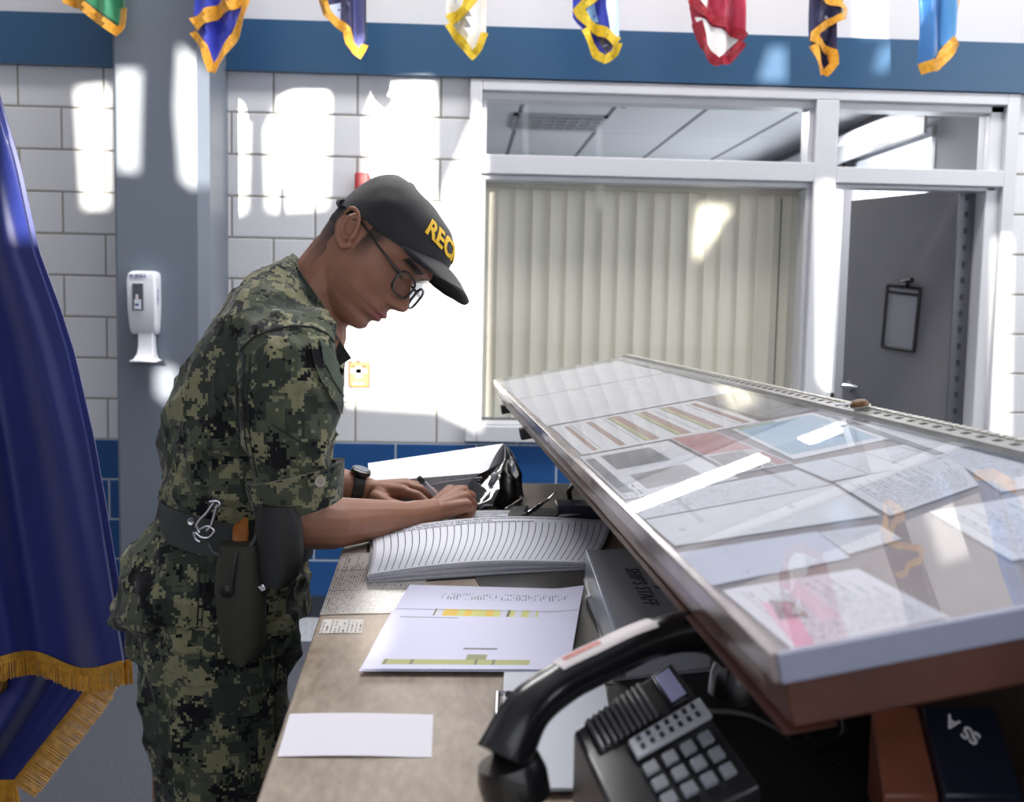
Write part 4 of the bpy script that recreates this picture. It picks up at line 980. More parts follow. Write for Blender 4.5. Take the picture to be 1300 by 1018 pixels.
# ---- skin material with tint attribute
def skin_mat():
    m, nt, b = nodes_of('brown_skin'); at = N(nt, 'ShaderNodeAttribute', attribute_name='tint')
    tc = N(nt, 'ShaderNodeTexCoord'); n = N(nt, 'ShaderNodeTexNoise'); n.inputs['Scale'].default_value = 45; n.inputs['Detail'].default_value = 5; L(nt, tc.outputs['Object'], n.inputs['Vector'])
    mx = N(nt, 'ShaderNodeMix', data_type='RGBA', blend_type='MULTIPLY'); mx.inputs[0].default_value = 1
    L(nt, at.outputs[0], mx.inputs[6]); L(nt, mixc(nt, n.outputs[0], (.84, .82, .8), (1.12, 1.1, 1.08)), mx.inputs[7])
    L(nt, mx.outputs[2], b.inputs['Base Color']); b.inputs['Roughness'].default_value = .48
    b.inputs['Subsurface Weight'].default_value = .12; b.inputs['Subsurface Radius'].default_value = (.012, .005, .003); b.inputs['Subsurface Scale'].default_value = .6
    b.inputs['Specular IOR Level'].default_value = .4
    n3 = N(nt, 'ShaderNodeTexNoise'); n3.inputs['Scale'].default_value = 420; L(nt, tc.outputs['Object'], n3.inputs['Vector'])
    bp = N(nt, 'ShaderNodeBump'); bp.inputs['Strength'].default_value = .25; bp.inputs['Distance'].default_value = .001; L(nt, n3.outputs[0], bp.inputs['Height']); L(nt, bp.outputs[0], b.inputs['Normal'])
    return m
sk = skin_mat()
# ---- head frame
HK = 1.1
th, phi, rho = math.radians(42), math.radians(22), math.radians(-4)
HO = oy(469, 315, YC)
HM = Matrix.Translation(HO) @ Matrix.Rotation(th, 4, 'Y') @ Matrix.Rotation(-phi, 4, 'Z') @ Matrix.Rotation(rho, 4, 'X') @ Matrix.Scale(HK, 4)
HI = HM.inverted()
zt = [.100, .096, .085, .065, .045, .03, .01, -.01, -.03, -.045, -.06, -.075, -.09, -.1, -.109]
ft = [.005, .035, .066, .088, .097, .1005, .092, .088, .087, .088, .091, .083, .082, .076, .055]
bt_h = [-.01, -.04, -.058, -.068, -.072, -.074, -.074, -.073, -.069, -.064, -.058, -.05, -.04, -.03, .0]
wt = [.004, .034, .050, .062, .068, .070, .0695, .068, .066, .063, .059, .053, .044, .034, .018]
def itp(tab, z):
    xs = zt[::-1]; return float(np.interp(z, xs, tab[::-1]))
def g(x, s): return math.exp(-.5*(x/s)**2)
def head_pt(a, z):
    """a: angle from the face front, z: height; returns local point"""
    f, b, w_ = itp(ft, z), itp(bt_h, z), itp(wt, z)
    xc = .012 if z > -.08 else .012+(-.08-z)*1.2
    ca, sa = math.cos(a), math.sin(a)
    rx = (f-xc) if ca > 0 else (xc-b)
    p_ = 2.25
    r = (abs(ca/max(rx, 1e-4))**p_+abs(sa/max(w_, 1e-4))**p_)**(-1/p_)
    x, y = xc+r*ca, r*sa
    if ca > 0:
        ay = abs(y)
        # brow, sockets, cheekbones, lips, chin
        x += .004*g(z-.028, .007)*g(ay-.022, .022)
        x -= .012*g(z-.008, .011)*g(ay-.031, .013)
        x += .0075*g(z-.006, .0075)*g(ay-.031, .010)      # eyeball under the lids
        x -= .006*g(z-.012, .010)*g(ay, .012)
        x += .004*g(z+.022, .014)*g(ay-.043, .014); 
        x -= .004*g(z+.050, .013)*g(ay-.040, .012)
        x += .0085*g(z+.0585, .0042)*g(ay, .019)+.0095*g(z+.0695, .0045)*g(ay, .017)
        x -= .0045*g(z+.0642, .0018)*g(ay, .022)
        x -= .004*g(z+.079, .004)*g(ay, .02)
        x -= .0025*g(z+.049, .004)*g(ay, .004)
        x += .004*g(z+.093, .008)*g(ay, .014)
        # nose
        nz = float(np.interp(z, [-.050, -.044, -.039, -.034, -.027, -.018, -.005, .008, .02], [0, .004, .018, .0275, .030, .023, .0125, .004, 0]))
        wdt = float(np.interp(z, [-.046, -.036, -.026, -.01, .01], [.0125, .0115, .0092, .0065, .005]))
        x += nz*math.exp(-.5*(ay/wdt)**2.6)
        x += .008*g(z+.036, .0055)*g(ay-.0145, .0048)     # alae
        x -= .006*g(z+.0425, .0025)*g(ay-.0075, .003)     # nostrils
    return Vector((x, y, z))
body = MB()
NA, NZ = 120, 110
def zmap(t_): return -.109+.209*t_
body.rings([[HM @ head_pt(2*PI*k/NA, zmap(i/NZ)) for k in range(NA)] for i in range(NZ+1)], sk)
# ears
for sy in (-1, 1):
    ec = Vector((-.004, sy*.069, -.004)); tl_ = math.radians(20)
    eu = Vector((math.cos(tl_), 0, math.sin(tl_))); ev_ = Vector((-math.sin(tl_), 0, math.cos(tl_))); en = Vector((-.35, sy, 0)).normalized()
    E_ = lambda u, v, h: HM @ (ec+eu*u+ev_*v+en*h)
    hel = []
    for k in range(15):
        a = math.radians(-50+250*k/14); hel.append(E_(.0155*math.cos(a)*-1*-1-.0015, .024*math.sin(a)+.005, .011+.004*math.sin(a)))
    hel.append(E_(-.010, -.018, .007)); hel.append(E_(.001, -.027, .005)); hel.append(E_(.008, -.021, .003))
    for i in range(len(hel)-1): capsule(body, hel[i], hel[i+1], .0034*HK if i < 13 else .0045*HK, .0034*HK if i < 12 else .0045*HK)
    ellip(body, E_(-.002, .002, .003), [(E_(.015, .002, .003)-E_(-.002, .002, .003)), (E_(-.002, .002, .010)-E_(-.002, .002, .003))*.62, (E_(-.002, .028, .005)-E_(-.002, .002, .003))])
    anti = [E_(-.006, .018, .010), E_(-.009, .006, .011), E_(-.006, -.008, .010), E_(.002, -.014, .009)]
    for i in range(3): capsule(body, anti[i], anti[i+1], .0028*HK, .0028*HK)
    capsule(body, E_(.012, -.002, .007), E_(.011, -.009, .006), .004, .0035)
# neck and torso core
nk = [HM @ Vector((-.012, 0, -.045)), HM @ Vector((-.010, 0, -.095)), oy(398, 375, YC), oy(372, 420, YC)]
chain(body, nk, [.064, .060, .064, .075])
capsule(body, HM @ Vector((.025, 0, -.075)), oy(418, 385, YC), .042, .05)
chain(body, [oy(372, 420, YC), oy(330, 520, YC), oy(300, 620, YC), oy(275, 700, YC)], [.09, .12, .11, .115])
# legs inside the trousers
def W(x, y, z): return Vector((x, y, z))
HIPX = oy(270, 730, YC).x
for yy in (1.79, 1.98):
    chain(body, [W(HIPX, yy, .93), W(-.44, yy, .50), W(-.47, yy, .10)], [.085, .055, .04])
# arms
def arm(pts, rs): chain(body, pts, rs)
ra = [oy(366, 445, 1.73), oy(368, 560, 1.71), oy(364, 645, 1.745)]
arm(ra, [.036, .040, .041])
fa = [oy(364, 650, 1.745), oy(378, 661, 1.765), oy(420, 664, 1.80), oy(470, 660, 1.87), oy(515, 657, 1.94), oy(549, 650, 2.0)]
arm(fa, [.043, .046, .0435, .036, .0285, .0245])
H = lambda x, y, Y: oy(x, y, Y)
# right hand, closed round the pen
Wr = H(548, 650, 2.0)
Kn = [H(572, 624, 2.065), H(583, 625, 2.05), H(590, 632, 2.03), H(592, 642, 2.012)]
for k_, r_ in zip(Kn, (.0135, .0140, .0135, .0125)): capsule(body, Wr, k_, .0195, r_)
ellip(body, H(568, 639, 2.03), [Vector((.026, 0, .004)), Vector((.0, .026, -.006)), Vector((-.003, .004, .0185))])
fing = [[Kn[0], H(589, 622, 2.088), H(590, 638, 2.098), H(581, 648, 2.09)],
        [Kn[1], H(598, 630, 2.072), H(596, 645, 2.078), H(585, 652, 2.072)],
        [Kn[2], H(600, 640, 2.05), H(596, 652, 2.052), H(584, 656, 2.048)],
        [Kn[3], H(599, 648, 2.028), H(593, 657, 2.03), H(583, 658, 2.03)]]
for f_, r_ in zip(fing, (.0095, .0098, .0093, .0083)):
    chain(body, f_, [r_*1.12, r_*1.05, r_*.95, r_*.82])
chain(body, [H(556, 640, 2.045), H(566, 636, 2.085), H(576, 640, 2.11), H(582, 648, 2.105)], [.014, .0125, .0105, .0088])
# left arm and hand, palm down beside the binder
la = [oy(388, 440, 2.05), oy(375, 540, 2.12), oy(376, 606, 2.16)]
arm(la, [.036, .038, .040])
arm([la[-1], oy(400, 612, 2.17), oy(432, 615, 2.185), oy(466, 622, 2.20)], [.043, .04, .033, .0255])
Wl = oy(468, 623, 2.20)
Kl = [oy(512, 624, 2.155), oy(517, 618, 2.18), oy(516, 615, 2.205), oy(510, 615, 2.225)]
for k_, r_ in zip(Kl, (.0135, .0135, .013, .012)): capsule(body, Wl, k_, .021, r_)
ellip(body, oy(493, 624, 2.185), [Vector((.034, 0, -.004)), Vector((0, .036, .004)), Vector((.001, 0, .017))])
fl = [[Kl[0], oy(530, 629, 2.14), oy(541, 638, 2.135), oy(546, 645, 2.132)],
      [Kl[1], oy(536, 622, 2.17), oy(549, 630, 2.165), oy(555, 639, 2.16)],
      [Kl[2], oy(535, 618, 2.20), oy(549, 624, 2.195), oy(555, 632, 2.19)],
      [Kl[3], oy(527, 617, 2.23), oy(538, 622, 2.23), oy(545, 629, 2.228)]]
for f_, r_ in zip(fl, (.0095, .0098, .0093, .0083)): chain(body, f_, [r_*1.12, r_*1.02, r_*.93, r_*.82])
chain(body, [oy(478, 632, 2.165), oy(494, 640, 2.13), oy(509, 643, 2.115), oy(520, 645, 2.11)], [.0165, .013, .011, .009])
person = empty('person', 'person in digital camouflage uniform, black cap and glasses leaning over the counter writing', 'person', loc=(-.45, YC, 0))
bo, co = finish_mesh(body, .0021, 2, 'body', sk)
bo.parent = person
# tint: skin, lips, brows, stubble of the clipped hair
base = np.array(lin((150, 106, 86))); lip = np.array(lin((150, 88, 86))); dark = np.array(lin((30, 25, 24))); pink = np.array(lin((158, 104, 88)))
Mi = np.array(HI); hl = co @ Mi[:3, :3].T + Mi[:3, 3]
x, y, z = hl[:, 0], hl[:, 1], hl[:, 2]; ay = np.abs(y)
isin = (z > -.14) & (np.abs(y) < .1) & (np.linalg.norm(hl, axis=1) < .19) & (x < .13)
def G(v, s): return np.exp(-.5*(v/s)**2)
tint = np.tile(base, (len(co), 1))
def blend(mask, c):
    global tint
    tint = tint*(1-mask[:, None])+c*mask[:, None]
blend(np.clip(G(z+.064, .0075)*G(ay, .017)*1.5, 0, 1)*(x > .085)*isin, lip)
blend(np.clip(1.3*G(z-.024-.06*(ay-.03)*(ay < .035), .0036)*((ay > .010) & (ay < .048)), 0, 1)*(x > .045)*isin, dark)
blend(np.clip(1.0*G(z-.000, .0016)*G(ay-.031, .012), 0, 1)*(x > .06)*isin, dark)
hr = np.clip((z+.092+np.clip(x, -1, .01)*.3)/.06, 0, 1)*np.clip((.048-x)/.014, 0, 1)
ear_zone = (x > -.026) & (x < .016) & (z < .026) & (z > -.045) & (ay > .058)
nz_ = np.random.RandomState(3).rand(len(co))
hr = hr*np.where(ear_zone, 0, 1)*isin*(.80+.2*nz_)
behind = (x < -.02)
hr = np.where(behind | (z > .012), hr, hr*np.clip(G(x-.020, .012), 0, 1)*np.clip((z+.035)/.04, 0, 1))
blend(np.clip(hr, 0, .93), dark)
blend(np.clip(.25*G(z+.08, .02)*(x > .02), 0, 1)*isin, np.array(lin((96, 68, 58))))   # shaved beard shadow
hc_ = np.linalg.norm(co-np.array(Kn[1]), axis=1); blend(np.clip(.35*G(hc_, .03), 0, 1), pink)
att = bo.data.color_attributes.new('tint', 'FLOAT_COLOR', 'POINT'); att.data.foreach_set('color', np.hstack([tint, np.ones((len(co), 1))]).astype('f').ravel())
# clipped hair: a thin close layer between the cap and the nape
hairm = mat('black_clipped_hair', (26, 23, 23), .8, bump=1, bs=700)
hb_ = MB()
def hairfn(a, t_):
    z_ = -.020+.040*t_; al = math.radians(120+120*a)
    p = head_pt(al, z_); k = -.0012+.0030*min(1, t_*2.5)*math.sin(PI*a)**.3
    d = Vector((p.x-.012, p.y, 0)).normalized(); return HM @ (p+d*k)
hb_.grid(hairfn, 60, 20, hairm); hb_.build('hair', person, smooth=80)
# ---- camouflage cloth
def camo(name, dull=1.0):
    m, nt, b = nodes_of(name); tc = N(nt, 'ShaderNodeTexCoord')
    sn = N(nt, 'ShaderNodeVectorMath', operation='SNAP'); sn.inputs[1].default_value = (.0046,)*3; L(nt, tc.outputs['Object'], sn.inputs[0])
    sn2 = N(nt, 'ShaderNodeVectorMath', operation='SNAP'); sn2.inputs[1].default_value = (.0092,)*3; L(nt, tc.outputs['Object'], sn2.inputs[0])
    def nz(v, sc, det, off, rough=.6):
        mp = N(nt, 'ShaderNodeMapping'); mp.inputs['Location'].default_value = (off, off*2, off*3); L(nt, v, mp.inputs[0])
        n = N(nt, 'ShaderNodeTexNoise'); n.inputs['Scale'].default_value = sc; n.inputs['Detail'].default_value = det; n.inputs['Roughness'].default_value = rough; L(nt, mp.outputs[0], n.inputs['Vector']); return n.outputs[0]
    a, a2 = sn.outputs[0], sn2.outputs[0]
    k = dull
    cg, cd_, ck, cb = [tuple(x*k for x in lin(c)) for c in ((84, 90, 72), (56, 63, 55), (142, 139, 108), (19, 20, 24))]
    col = mixc(nt, mth(nt, 'GREATER_THAN', nz(a2, 13, 3, 3), .5), cg, cd_)
    col = mixc(nt, mth(nt, 'GREATER_THAN', nz(a, 17, 4, 11, .7), .545), col, ck)
    col = mixc(nt, mth(nt, 'GREATER_THAN', nz(a, 60, 2, 5), .64), col, tuple(x*k for x in lin((128, 130, 104))))
    col = mixc(nt, mth(nt, 'GREATER_THAN', nz(a, 15, 5, 23, .78), .543), col, cb)
    L(nt, col, b.inputs['Base Color']); b.inputs['Roughness'].default_value = .8; b.inputs['Sheen Weight'].default_value = .15; b.inputs['Specular IOR Level'].default_value = .2
    w = N(nt, 'ShaderNodeTexNoise'); w.inputs['Scale'].default_value = 26; w.inputs['Detail'].default_value = 6; w.inputs['Distortion'].default_value = .6; L(nt, tc.outputs['Object'], w.inputs['Vector'])
    bp = N(nt, 'ShaderNodeBump'); bp.inputs['Strength'].default_value = .55; bp.inputs['Distance'].default_value = .012; L(nt, w.outputs[0], bp.inputs['Height']); L(nt, bp.outputs[0], b.inputs['Normal'])
    return m
cam_j = camo('digital_camouflage', .86); cam_t = cam_j
def loft(mb, rows, yc, m, n=40, p_=2.3, cap=True):
    """rows: ((back px), (front px), half-depth, near-side lift[, y])"""
    R = []
    for rw in rows:
        (bx_, by_), (fx_, fy_), hw, lf = rw[:4]; y_ = rw[4] if len(rw) > 4 else yc
        B = oy(bx_, by_, y_) if not isinstance(bx_, str) else None; F = oy(fx_, fy_, y_)
        c = (B+F)/2; e = (F-B)/2; ring = []
        for k in range(n):
            a = 2*PI*k/n; ca, sa = math.cos(a), math.sin(a)
            q = (abs(ca)**p_+abs(sa)**p_)**(-1/p_)
            ring.append(c+e*(ca*q)+Vector((0, hw*sa*q, -lf*sa*q)))
        R.append(ring)
    mb.rings(R, m, cap); return mb
tor = [((376, 326), (408, 376), .070, 0), ((352, 334), (421, 404), .115, 0), ((326, 350), (428, 430), .165, 0), ((298, 376), (432, 458), .195, 0), ((270, 416), (430, 490), .205, .0), ((243, 462), (424, 525), .20, 0),
       ((220, 510), (414, 565), .19, .0), ((210, 560), (404, 606), .18, .005), ((215, 606), (396, 640), .172, .01), ((215, 640), (389, 668), .165, .015), ((206, 662), (387, 690), .172, .015), ((176, 690), (387, 716), .184, .02), ((160, 728), (389, 742), .19, .025), ((154, 762), (396, 764), .200, .03), ((157, 786), (397, 783), .198, .035), ((163, 788), (391, 785), .190, .035)]
jk = MB(); loft(jk, tor, YC, cam_j)
sl_r = [((322, 385), (408, 392), .035, 0, 1.74), ((308, 410), (424, 412), .055, 0, 1.72), ((302, 440), (431, 440), .066, 0, 1.70), ((303, 490), (432, 480), .070, 0, 1.69), ((308, 540), (430, 530), .070, 0, 1.69), ((316, 590), (428, 574), .067, 0, 1.70), ((326, 628), (426, 604), .064, 0, 1.71), ((337, 657), (424, 632), .060, 0, 1.72)]
loft(jk, sl_r, 1.7, cam_j, 30)
sl_l = [((350, 400), (420, 405), .05, 0, 2.05), ((335, 450), (428, 450), .062, 0, 2.08), ((335, 540), (424, 530), .062, 0, 2.12), ((338, 590), (424, 575), .058, 0, 2.15), ((345, 622), (428, 608), .052, 0, 2.165)]
loft(jk, sl_l, 2.1, cam_j, 30)
def fold(p, amp, sc=1.0):
    q = Vector((p.x*9*sc+p.z*5*sc, p.y*7*sc, p.z*9*sc-p.x*4*sc)); n1 = 1-abs(noise.noise(q)*2)
    q2 = Vector((p.x*24*sc, p.y*16*sc, p.z*14*sc+p.x*9)); n2 = 1-abs(noise.noise(q2)*2)
    return amp*(n1**2*1.0+n2**2*.45-.7)
def jdisp(p, n_):
    a = .016 if p.z < 1.28 else .010
    if p.z < 1.14 and p.z > 1.0: a = .014
    return fold(p, a)
jo, jco = finish_mesh(jk, .0042, 6, 'jacket', cam_j, jdisp, .6); jo.parent = person
# pressed-in waist where the belt pulls the cloth is in the loft; below it the skirt of the jacket flares
# ---- trousers
tr = MB()
def wl(rows, m, n=32):
    R = []
    for cx_, cy_, z_, rx, ry in rows:
        R.append([Vector((cx_+rx*math.cos(2*PI*k/n), cy_+ry*math.sin(2*PI*k/n), z_)) for k in range(n)])
    tr.rings(R, m)
loft(tr, [((182, 690), (380, 700), .165, 0), ((170, 740), (382, 750), .175, 0), ((172, 778), (384, 782), .176, 0), ((174, 815), (378, 815), .16, 0)], YC, cam_t)
for yy, rows in ((1.785, None), (1.985, None)):
    cz_ = oy(270, 760, yy)
    sc_ = 1.0
    rws = [((172, 770), (384, 775), .088, 0, yy), ((178, 810), (382, 812), .098, 0, yy), ((180, 860), (370, 862), .100, 0, yy), ((190, 930), (360, 930), .098, 0, yy), ((199, 1018), (350, 1018), .092, 0, yy)]
    if yy > 1.9: rws = [((a[0]+14, a[1]-26), (b_[0]-8, b_[1]-26), h_*.98, 0, yy) for a, b_, h_, _, _ in rws]
    loft(tr, rws, yy, cam_t, 32)
    l0, l1 = oy(rws[-1][0][0], rws[-1][0][1], yy), oy(rws[-1][1][0], rws[-1][1][1], yy); cx_, zz, rx = (l0.x+l1.x)/2, l0.z, (l1.x-l0.x)/2
    wl([(cx_, yy, zz+.06, rx*1.01, .093), (cx_-.005, yy, zz-.05, rx*.93, .088), (cx_-.01, yy, .5, .078, .08), (cx_-.03, yy, .34, .078, .078), (cx_-.035, yy, .20, .074, .072), (cx_-.03, yy, .13, .07, .068)], cam_t)
def tdisp(p, n_): return fold(p, .014, .8)
to_, tco = finish_mesh(tr, .0055, 5, 'trousers', cam_t, tdisp, .6); to_.parent = person
bootm = mat('black_boot_leather', (24, 24, 26), .35, coat=.2)
for yy in (1.785, 1.985):
    cx_ = -.475
    bm_ = MB()
    R = []
    for x0_, x1_, z_, w_b in ((-.09, .20, .0, .05), (-.092, .205, .025, .052), (-.088, .195, .045, .05), (-.082, .15, .07, .045), (-.075, .085, .10, .045), (-.07, .06, .15, .05), (-.068, .062, .24, .055)):
        R.append([Vector((cx_+(x0_+x1_)/2+(x1_-x0_)/2*math.copysign(abs(math.cos(2*PI*k/28))**.8, math.cos(2*PI*k/28)), yy+w_b*math.sin(2*PI*k/28), z_)) for k in range(28)])
    bm_.rings(R, bootm); bt2 = bm_.build('boot', person, smooth=60)
    sm = MB(); sm.rings([[Vector((cx_+.055+.155*math.copysign(abs(math.cos(2*PI*k/28))**.8, math.cos(2*PI*k/28)), yy+.056*math.sin(2*PI*k/28), z_)) for k in range(28)] for z_ in (0, .028)], blk); sm.build('sole', bt2, smooth=40)
# ---- surface fitting helpers
def bvh(ob):
    me = ob.data; return BVHTree.FromPolygons([v.co.copy() for v in me.vertices], [tuple(p.vertices) for p in me.polygons])
JB = bvh(jo); BB = bvh(bo)
def hit(px, py, tree, off=0):
    loc, no, _, _ = tree.ray_cast(CAM, ray(px, py).normalized())
    if loc is None: return None
    if no.dot(CAM-loc) < 0: no = -no
    return loc+no*off
def patch(name, px, m, tree, off=.003, th=.003, parent=None, step=7):
    bm = bmesh.new(); fc = bm.faces.new([bm.verts.new((a, b, 0)) for a, b in px]); bmesh.ops.triangulate(bm, faces=[fc])
    for _ in range(5):
        es = [e for e in bm.edges if e.calc_length() > step]
        if not es: break
        bmesh.ops.subdivide_edges(bm, edges=es, cuts=1); bmesh.ops.triangulate(bm, faces=bm.faces[:])
    last = None; dmean = []
    pos = {}
    for v in bm.verts:
        h = hit(v.co.x, v.co.y, tree, off); pos[v] = h
        if h: dmean.append((h-CAM).dot(FW))
    md = sum(dmean)/len(dmean)
    for v in bm.verts:
        a, b = v.co.x, v.co.y; h = pos[v]
        if h is None or abs((h-CAM).dot(FW)-md) > .09: h = CAM+ray(a, b)*md
        v.co = h
    for _ in range(2): bmesh.ops.smooth_vert(bm, verts=bm.verts[:], factor=.5, use_axis_x=True, use_axis_y=True, use_axis_z=True)
    bm.normal_update()
    fs = bm.faces[:]
    if sum((CAM-f.calc_center_median()).dot(f.normal) for f in fs) < 0: bmesh.ops.reverse_faces(bm, faces=fs)
    bm.normal_update()
    r = bmesh.ops.extrude_face_region(bm, geom=bm.faces[:])
    top_ = [g_ for g_ in r['geom'] if isinstance(g_, bmesh.types.BMVert)]
    bm.normal_update()
    for v in top_: v.co += (CAM-v.co).normalized()*th
    bmesh.ops.recalc_face_normals(bm, faces=bm.faces)
    me = bpy.data.meshes.new(name); bm.to_mesh(me); bm.free(); me.materials.append(m); me.shade_smooth(); me.set_sharp_from_angle(angle=math.radians(50))
    o = bpy.data.objects.new(name, me); COL.objects.link(o); o.parent = parent; return o
def seam(name, px, tree, m, r=.0014, off=.0008):
    mb = MB()
    pts = []
    for (a, b), (c, d) in zip(px, px[1:]):
        n = max(1, int(math.hypot(c-a, d-b)/6))
        for k in range(n):
            h = hit(a+(c-a)*k/n, b+(d-b)*k/n, tree, off)
            if h: pts.append(h)
    h = hit(*px[-1], tree, off)
    if h: pts.append(h)
    run = [pts[0]]
    for p in pts[1:]:
        if (p-run[-1]).length < .03: run.append(p)
    if len(run) > 1: mb.tube(run, r, m, 6); mb.build(name, jo, smooth=60)
seamm = mat('dark_seam_thread', (34, 38, 36), .8)
seam('seam', [(306, 445), (322, 428), (345, 419), (372, 414), (398, 416), (415, 424), (428, 440)], JB, seamm, .0018)
seam('seam', [(428, 440), (432, 470), (433, 500)], JB, seamm)
seam('seam', [(312, 450), (308, 500), (312, 560), (322, 610)], JB, seamm, .0012)
seam('seam', [(318, 450), (314, 500), (318, 560), (327, 606)], JB, seamm, .0010)
seam('seam', [(300, 470), (302, 520), (306, 570)], JB, seamm, .0016)
seam('seam', [(345, 538), (380, 560), (405, 572), (424, 575)], JB, seamm, .0016)
seam('seam', [(253, 720), (252, 760), (250, 800)], JB, seamm)
seam('seam', [(262, 712), (258, 760), (256, 800)], JB, seamm, .001)
patch('sleeve_pocket_flap', [(390, 430), (398, 425), (415, 440), (430, 470), (434, 520), (431, 530), (420, 512), (402, 482), (392, 455)], cam_j, JB, .006, .004, jo)
patch('shoulder_name_patch', [(401, 430), (414, 440), (429, 470), (431, 508), (416, 484), (404, 458)], mat('olive_patch', (70, 82, 70), .8), JB, .0095, .002, jo)
# cuff: rolled band round the sleeve end
def ringband(rows, infl, m, name, parent, p_=2.3, n=48, th=.004):
    mb = MB(); R = []
    for (bx_, by_), (fx_, fy_), hw, lf, y_ in rows:
        B, F = oy(bx_, by_, y_), oy(fx_, fy_, y_); c = (B+F)/2; e = (F-B)/2; e = e*(1+infl/e.length); ring = []
        for k in range(n):
            a = 2*PI*k/n; ca, sa = math.cos(a), math.sin(a); q = (abs(ca)**p_+abs(sa)**p_)**(-1/p_)
            ring.append(c+e*(ca*q)+Vector((0, (hw+infl)*sa*q, -lf*sa*q)))
        R.append(ring)
    mb.rings(R, m, cap=False)
    inner = [[p+(sum(r, Vector())/n-p).normalized()*th for p in r] for r in R]
    mb.rings(inner, m, cap=False)
    for a, b in ((R[0], inner[0]), (R[-1], inner[-1])): mb.rings([a, b], m, cap=False)
    return mb.build(name, parent, smooth=50)
ringband([((322, 610), (428, 586), .066, 0, 1.705), ((324, 622), (428, 600), .066, 0, 1.71), ((331, 645), (427, 620), .064, 0, 1.715), ((337, 660), (426, 634), .061, 0, 1.72)], .011, cam_j, 'rolled_cuff', jo, th=.013)
TB = bvh(bpy.data.objects['rolled_cuff'])
tab = patch('cuff_tab', [(386, 596), (404, 580), (425, 584), (427, 622), (404, 634), (388, 618)], cam_j, TB, .004, .006, jo)
tc_ = hit(402, 608, TB, .0115) or oy(402, 608, 1.64)
vd_ = (CAM-tc_).normalized()
MB().lathe(tc_, [(.001, 0), (.0075, 0), (.0082, .0018), (.0074, .003), (.006, .0022), (.001, .0022)], mat('button_tan', (168, 156, 142), .4), 20, ax=vd_).build('button', jo, smooth=40)
bh_ = MB(); bu_ = vd_.orthogonal().normalized(); bv_ = vd_.cross(bu_)
for i, j in ((1, 1), (1, -1), (-1, 1), (-1, -1)): bh_.lathe(tc_+vd_*.0022+(bu_*i+bv_*j)*.0018, [(.001, 0), (.0009, .0004), (.0001, .0004)], blk, 8, ax=vd_)
bh_.build('button_holes', jo)
# collar
cr = [((372, 322), (424, 398), .068, 0, YC), ((366, 330), (430, 412), .074, 0, YC), ((358, 346), (436, 434), .088, 0, YC)]
ringband(cr, .001, cam_j, 'collar', jo, 2.2)
cp = MB(); a_, b_, c_ = oy(426, 425, 1.85), oy(446, 455, 1.84), oy(431, 464, 1.84)
cp.prism([a_, b_, c_, oy(420, 440, 1.85)], (0, .006, 0), mat('collar_underside', (48, 52, 46), .8)); cp.build('collar_point', jo, bevel=.001)
cp = MB(); cp.prism([oy(428, 462, 1.84), oy(437, 470, 1.83), oy(430, 492, 1.83), oy(424, 488, 1.84)], (0, .006, 0), mat('collar_underside', (48, 52, 46), .8)); cp.build('chest_flap', jo, bevel=.001)
TRB = bvh(to_)
patch('cargo_pocket', [(210, 838), (346, 844), (352, 1010), (222, 1010)], cam_t, TRB, .004, .006, to_, 10)
patch('cargo_pocket_flap', [(206, 828), (348, 836), (349, 872), (208, 868)], cam_t, TRB, .011, .005, to_, 10)
# ---- duty belt and what hangs on it
beltm = mat('charcoal_web_belt', (46, 50, 50), .6, bump=.4, bs=300); leath = mat('black_holster', (30, 31, 30), .5, bump=.3, bs=120)
be = ringband([((217, 626), (392, 662), .170, .012, YC), ((213, 645), (391, 684), .170, .012, YC), ((208, 664), (390, 706), .174, .012, YC)], .007, beltm, 'duty_belt', person)
BE = bvh(be)
patch('belt_pouch', [(270, 648), (302, 642), (318, 656), (318, 690), (300, 706), (272, 696)], leath, BE, .006, .03, person, 10)
patch('pouch_badge', [(293, 664), (305, 660), (313, 668), (313, 684), (303, 687), (293, 680)], mat('orange_tag', (150, 86, 24), .5), BE, .038, .002, person, 10)
holm = mat('olive_holster', (48, 50, 40), .6, bump=.4, bs=60)
ho = MB()
def oring(c, ex, ey, ez=None, n=20, p_=2.6):
    r = []
    for k in range(n):
        a = 2*PI*k/n; ca, sa = math.cos(a), math.sin(a); q = (abs(ca)**p_+abs(sa)**p_)**(-1/p_); r.append(c+ex*(ca*q)+ey*(sa*q))
    return r
yh = 1.652
ho.rings([oring(oy(x_, y_, yh), Vector((w_h, 0, 0)), Vector((0, .024, 0))) for x_, y_, w_h in ((306, 690, .030), (304, 715, .034), (305, 750, .038), (308, 790, .036), (309, 815, .034), (309, 830, .028), (309, 838, .016))], holm)
ho_ = ho.build('holster', person, smooth=60)
h2 = MB(); h2.rings([oring(oy(x_, y_, 1.655), Vector((w_h, 0, 0)), Vector((0, .028, 0))) for x_, y_, w_h in ((352, 640, .030), (354, 670, .036), (355, 705, .036), (354, 728, .032), (352, 742, .018))], leath)
h2.build('holster_shroud', person, smooth=60)
h3 = MB(); h3.tube([oy(300, 700, 1.63), oy(297, 720, 1.625), oy(293, 750, 1.625)], .004, leath, 8).lathe(oy(289, 750, 1.627), [(.001, 0), (.010, .0), (.010, .004), (.001, .006)], blk, 16, ax=(0, -1, 0)); h3.build('holster_strap', ho_, smooth=50)
h4 = MB(); h4.lathe(oy(335, 745, 1.64), [(.001, 0), (.006, 0), (.005, .003), (.001, .004)], chrome, 12, ax=(0, -1, 0)); h4.tube([oy(325, 742, 1.64), oy(333, 750, 1.635), (oy(343, 746, 1.64))], .003, chrome, 6); h4.build('snap', ho_, smooth=50)
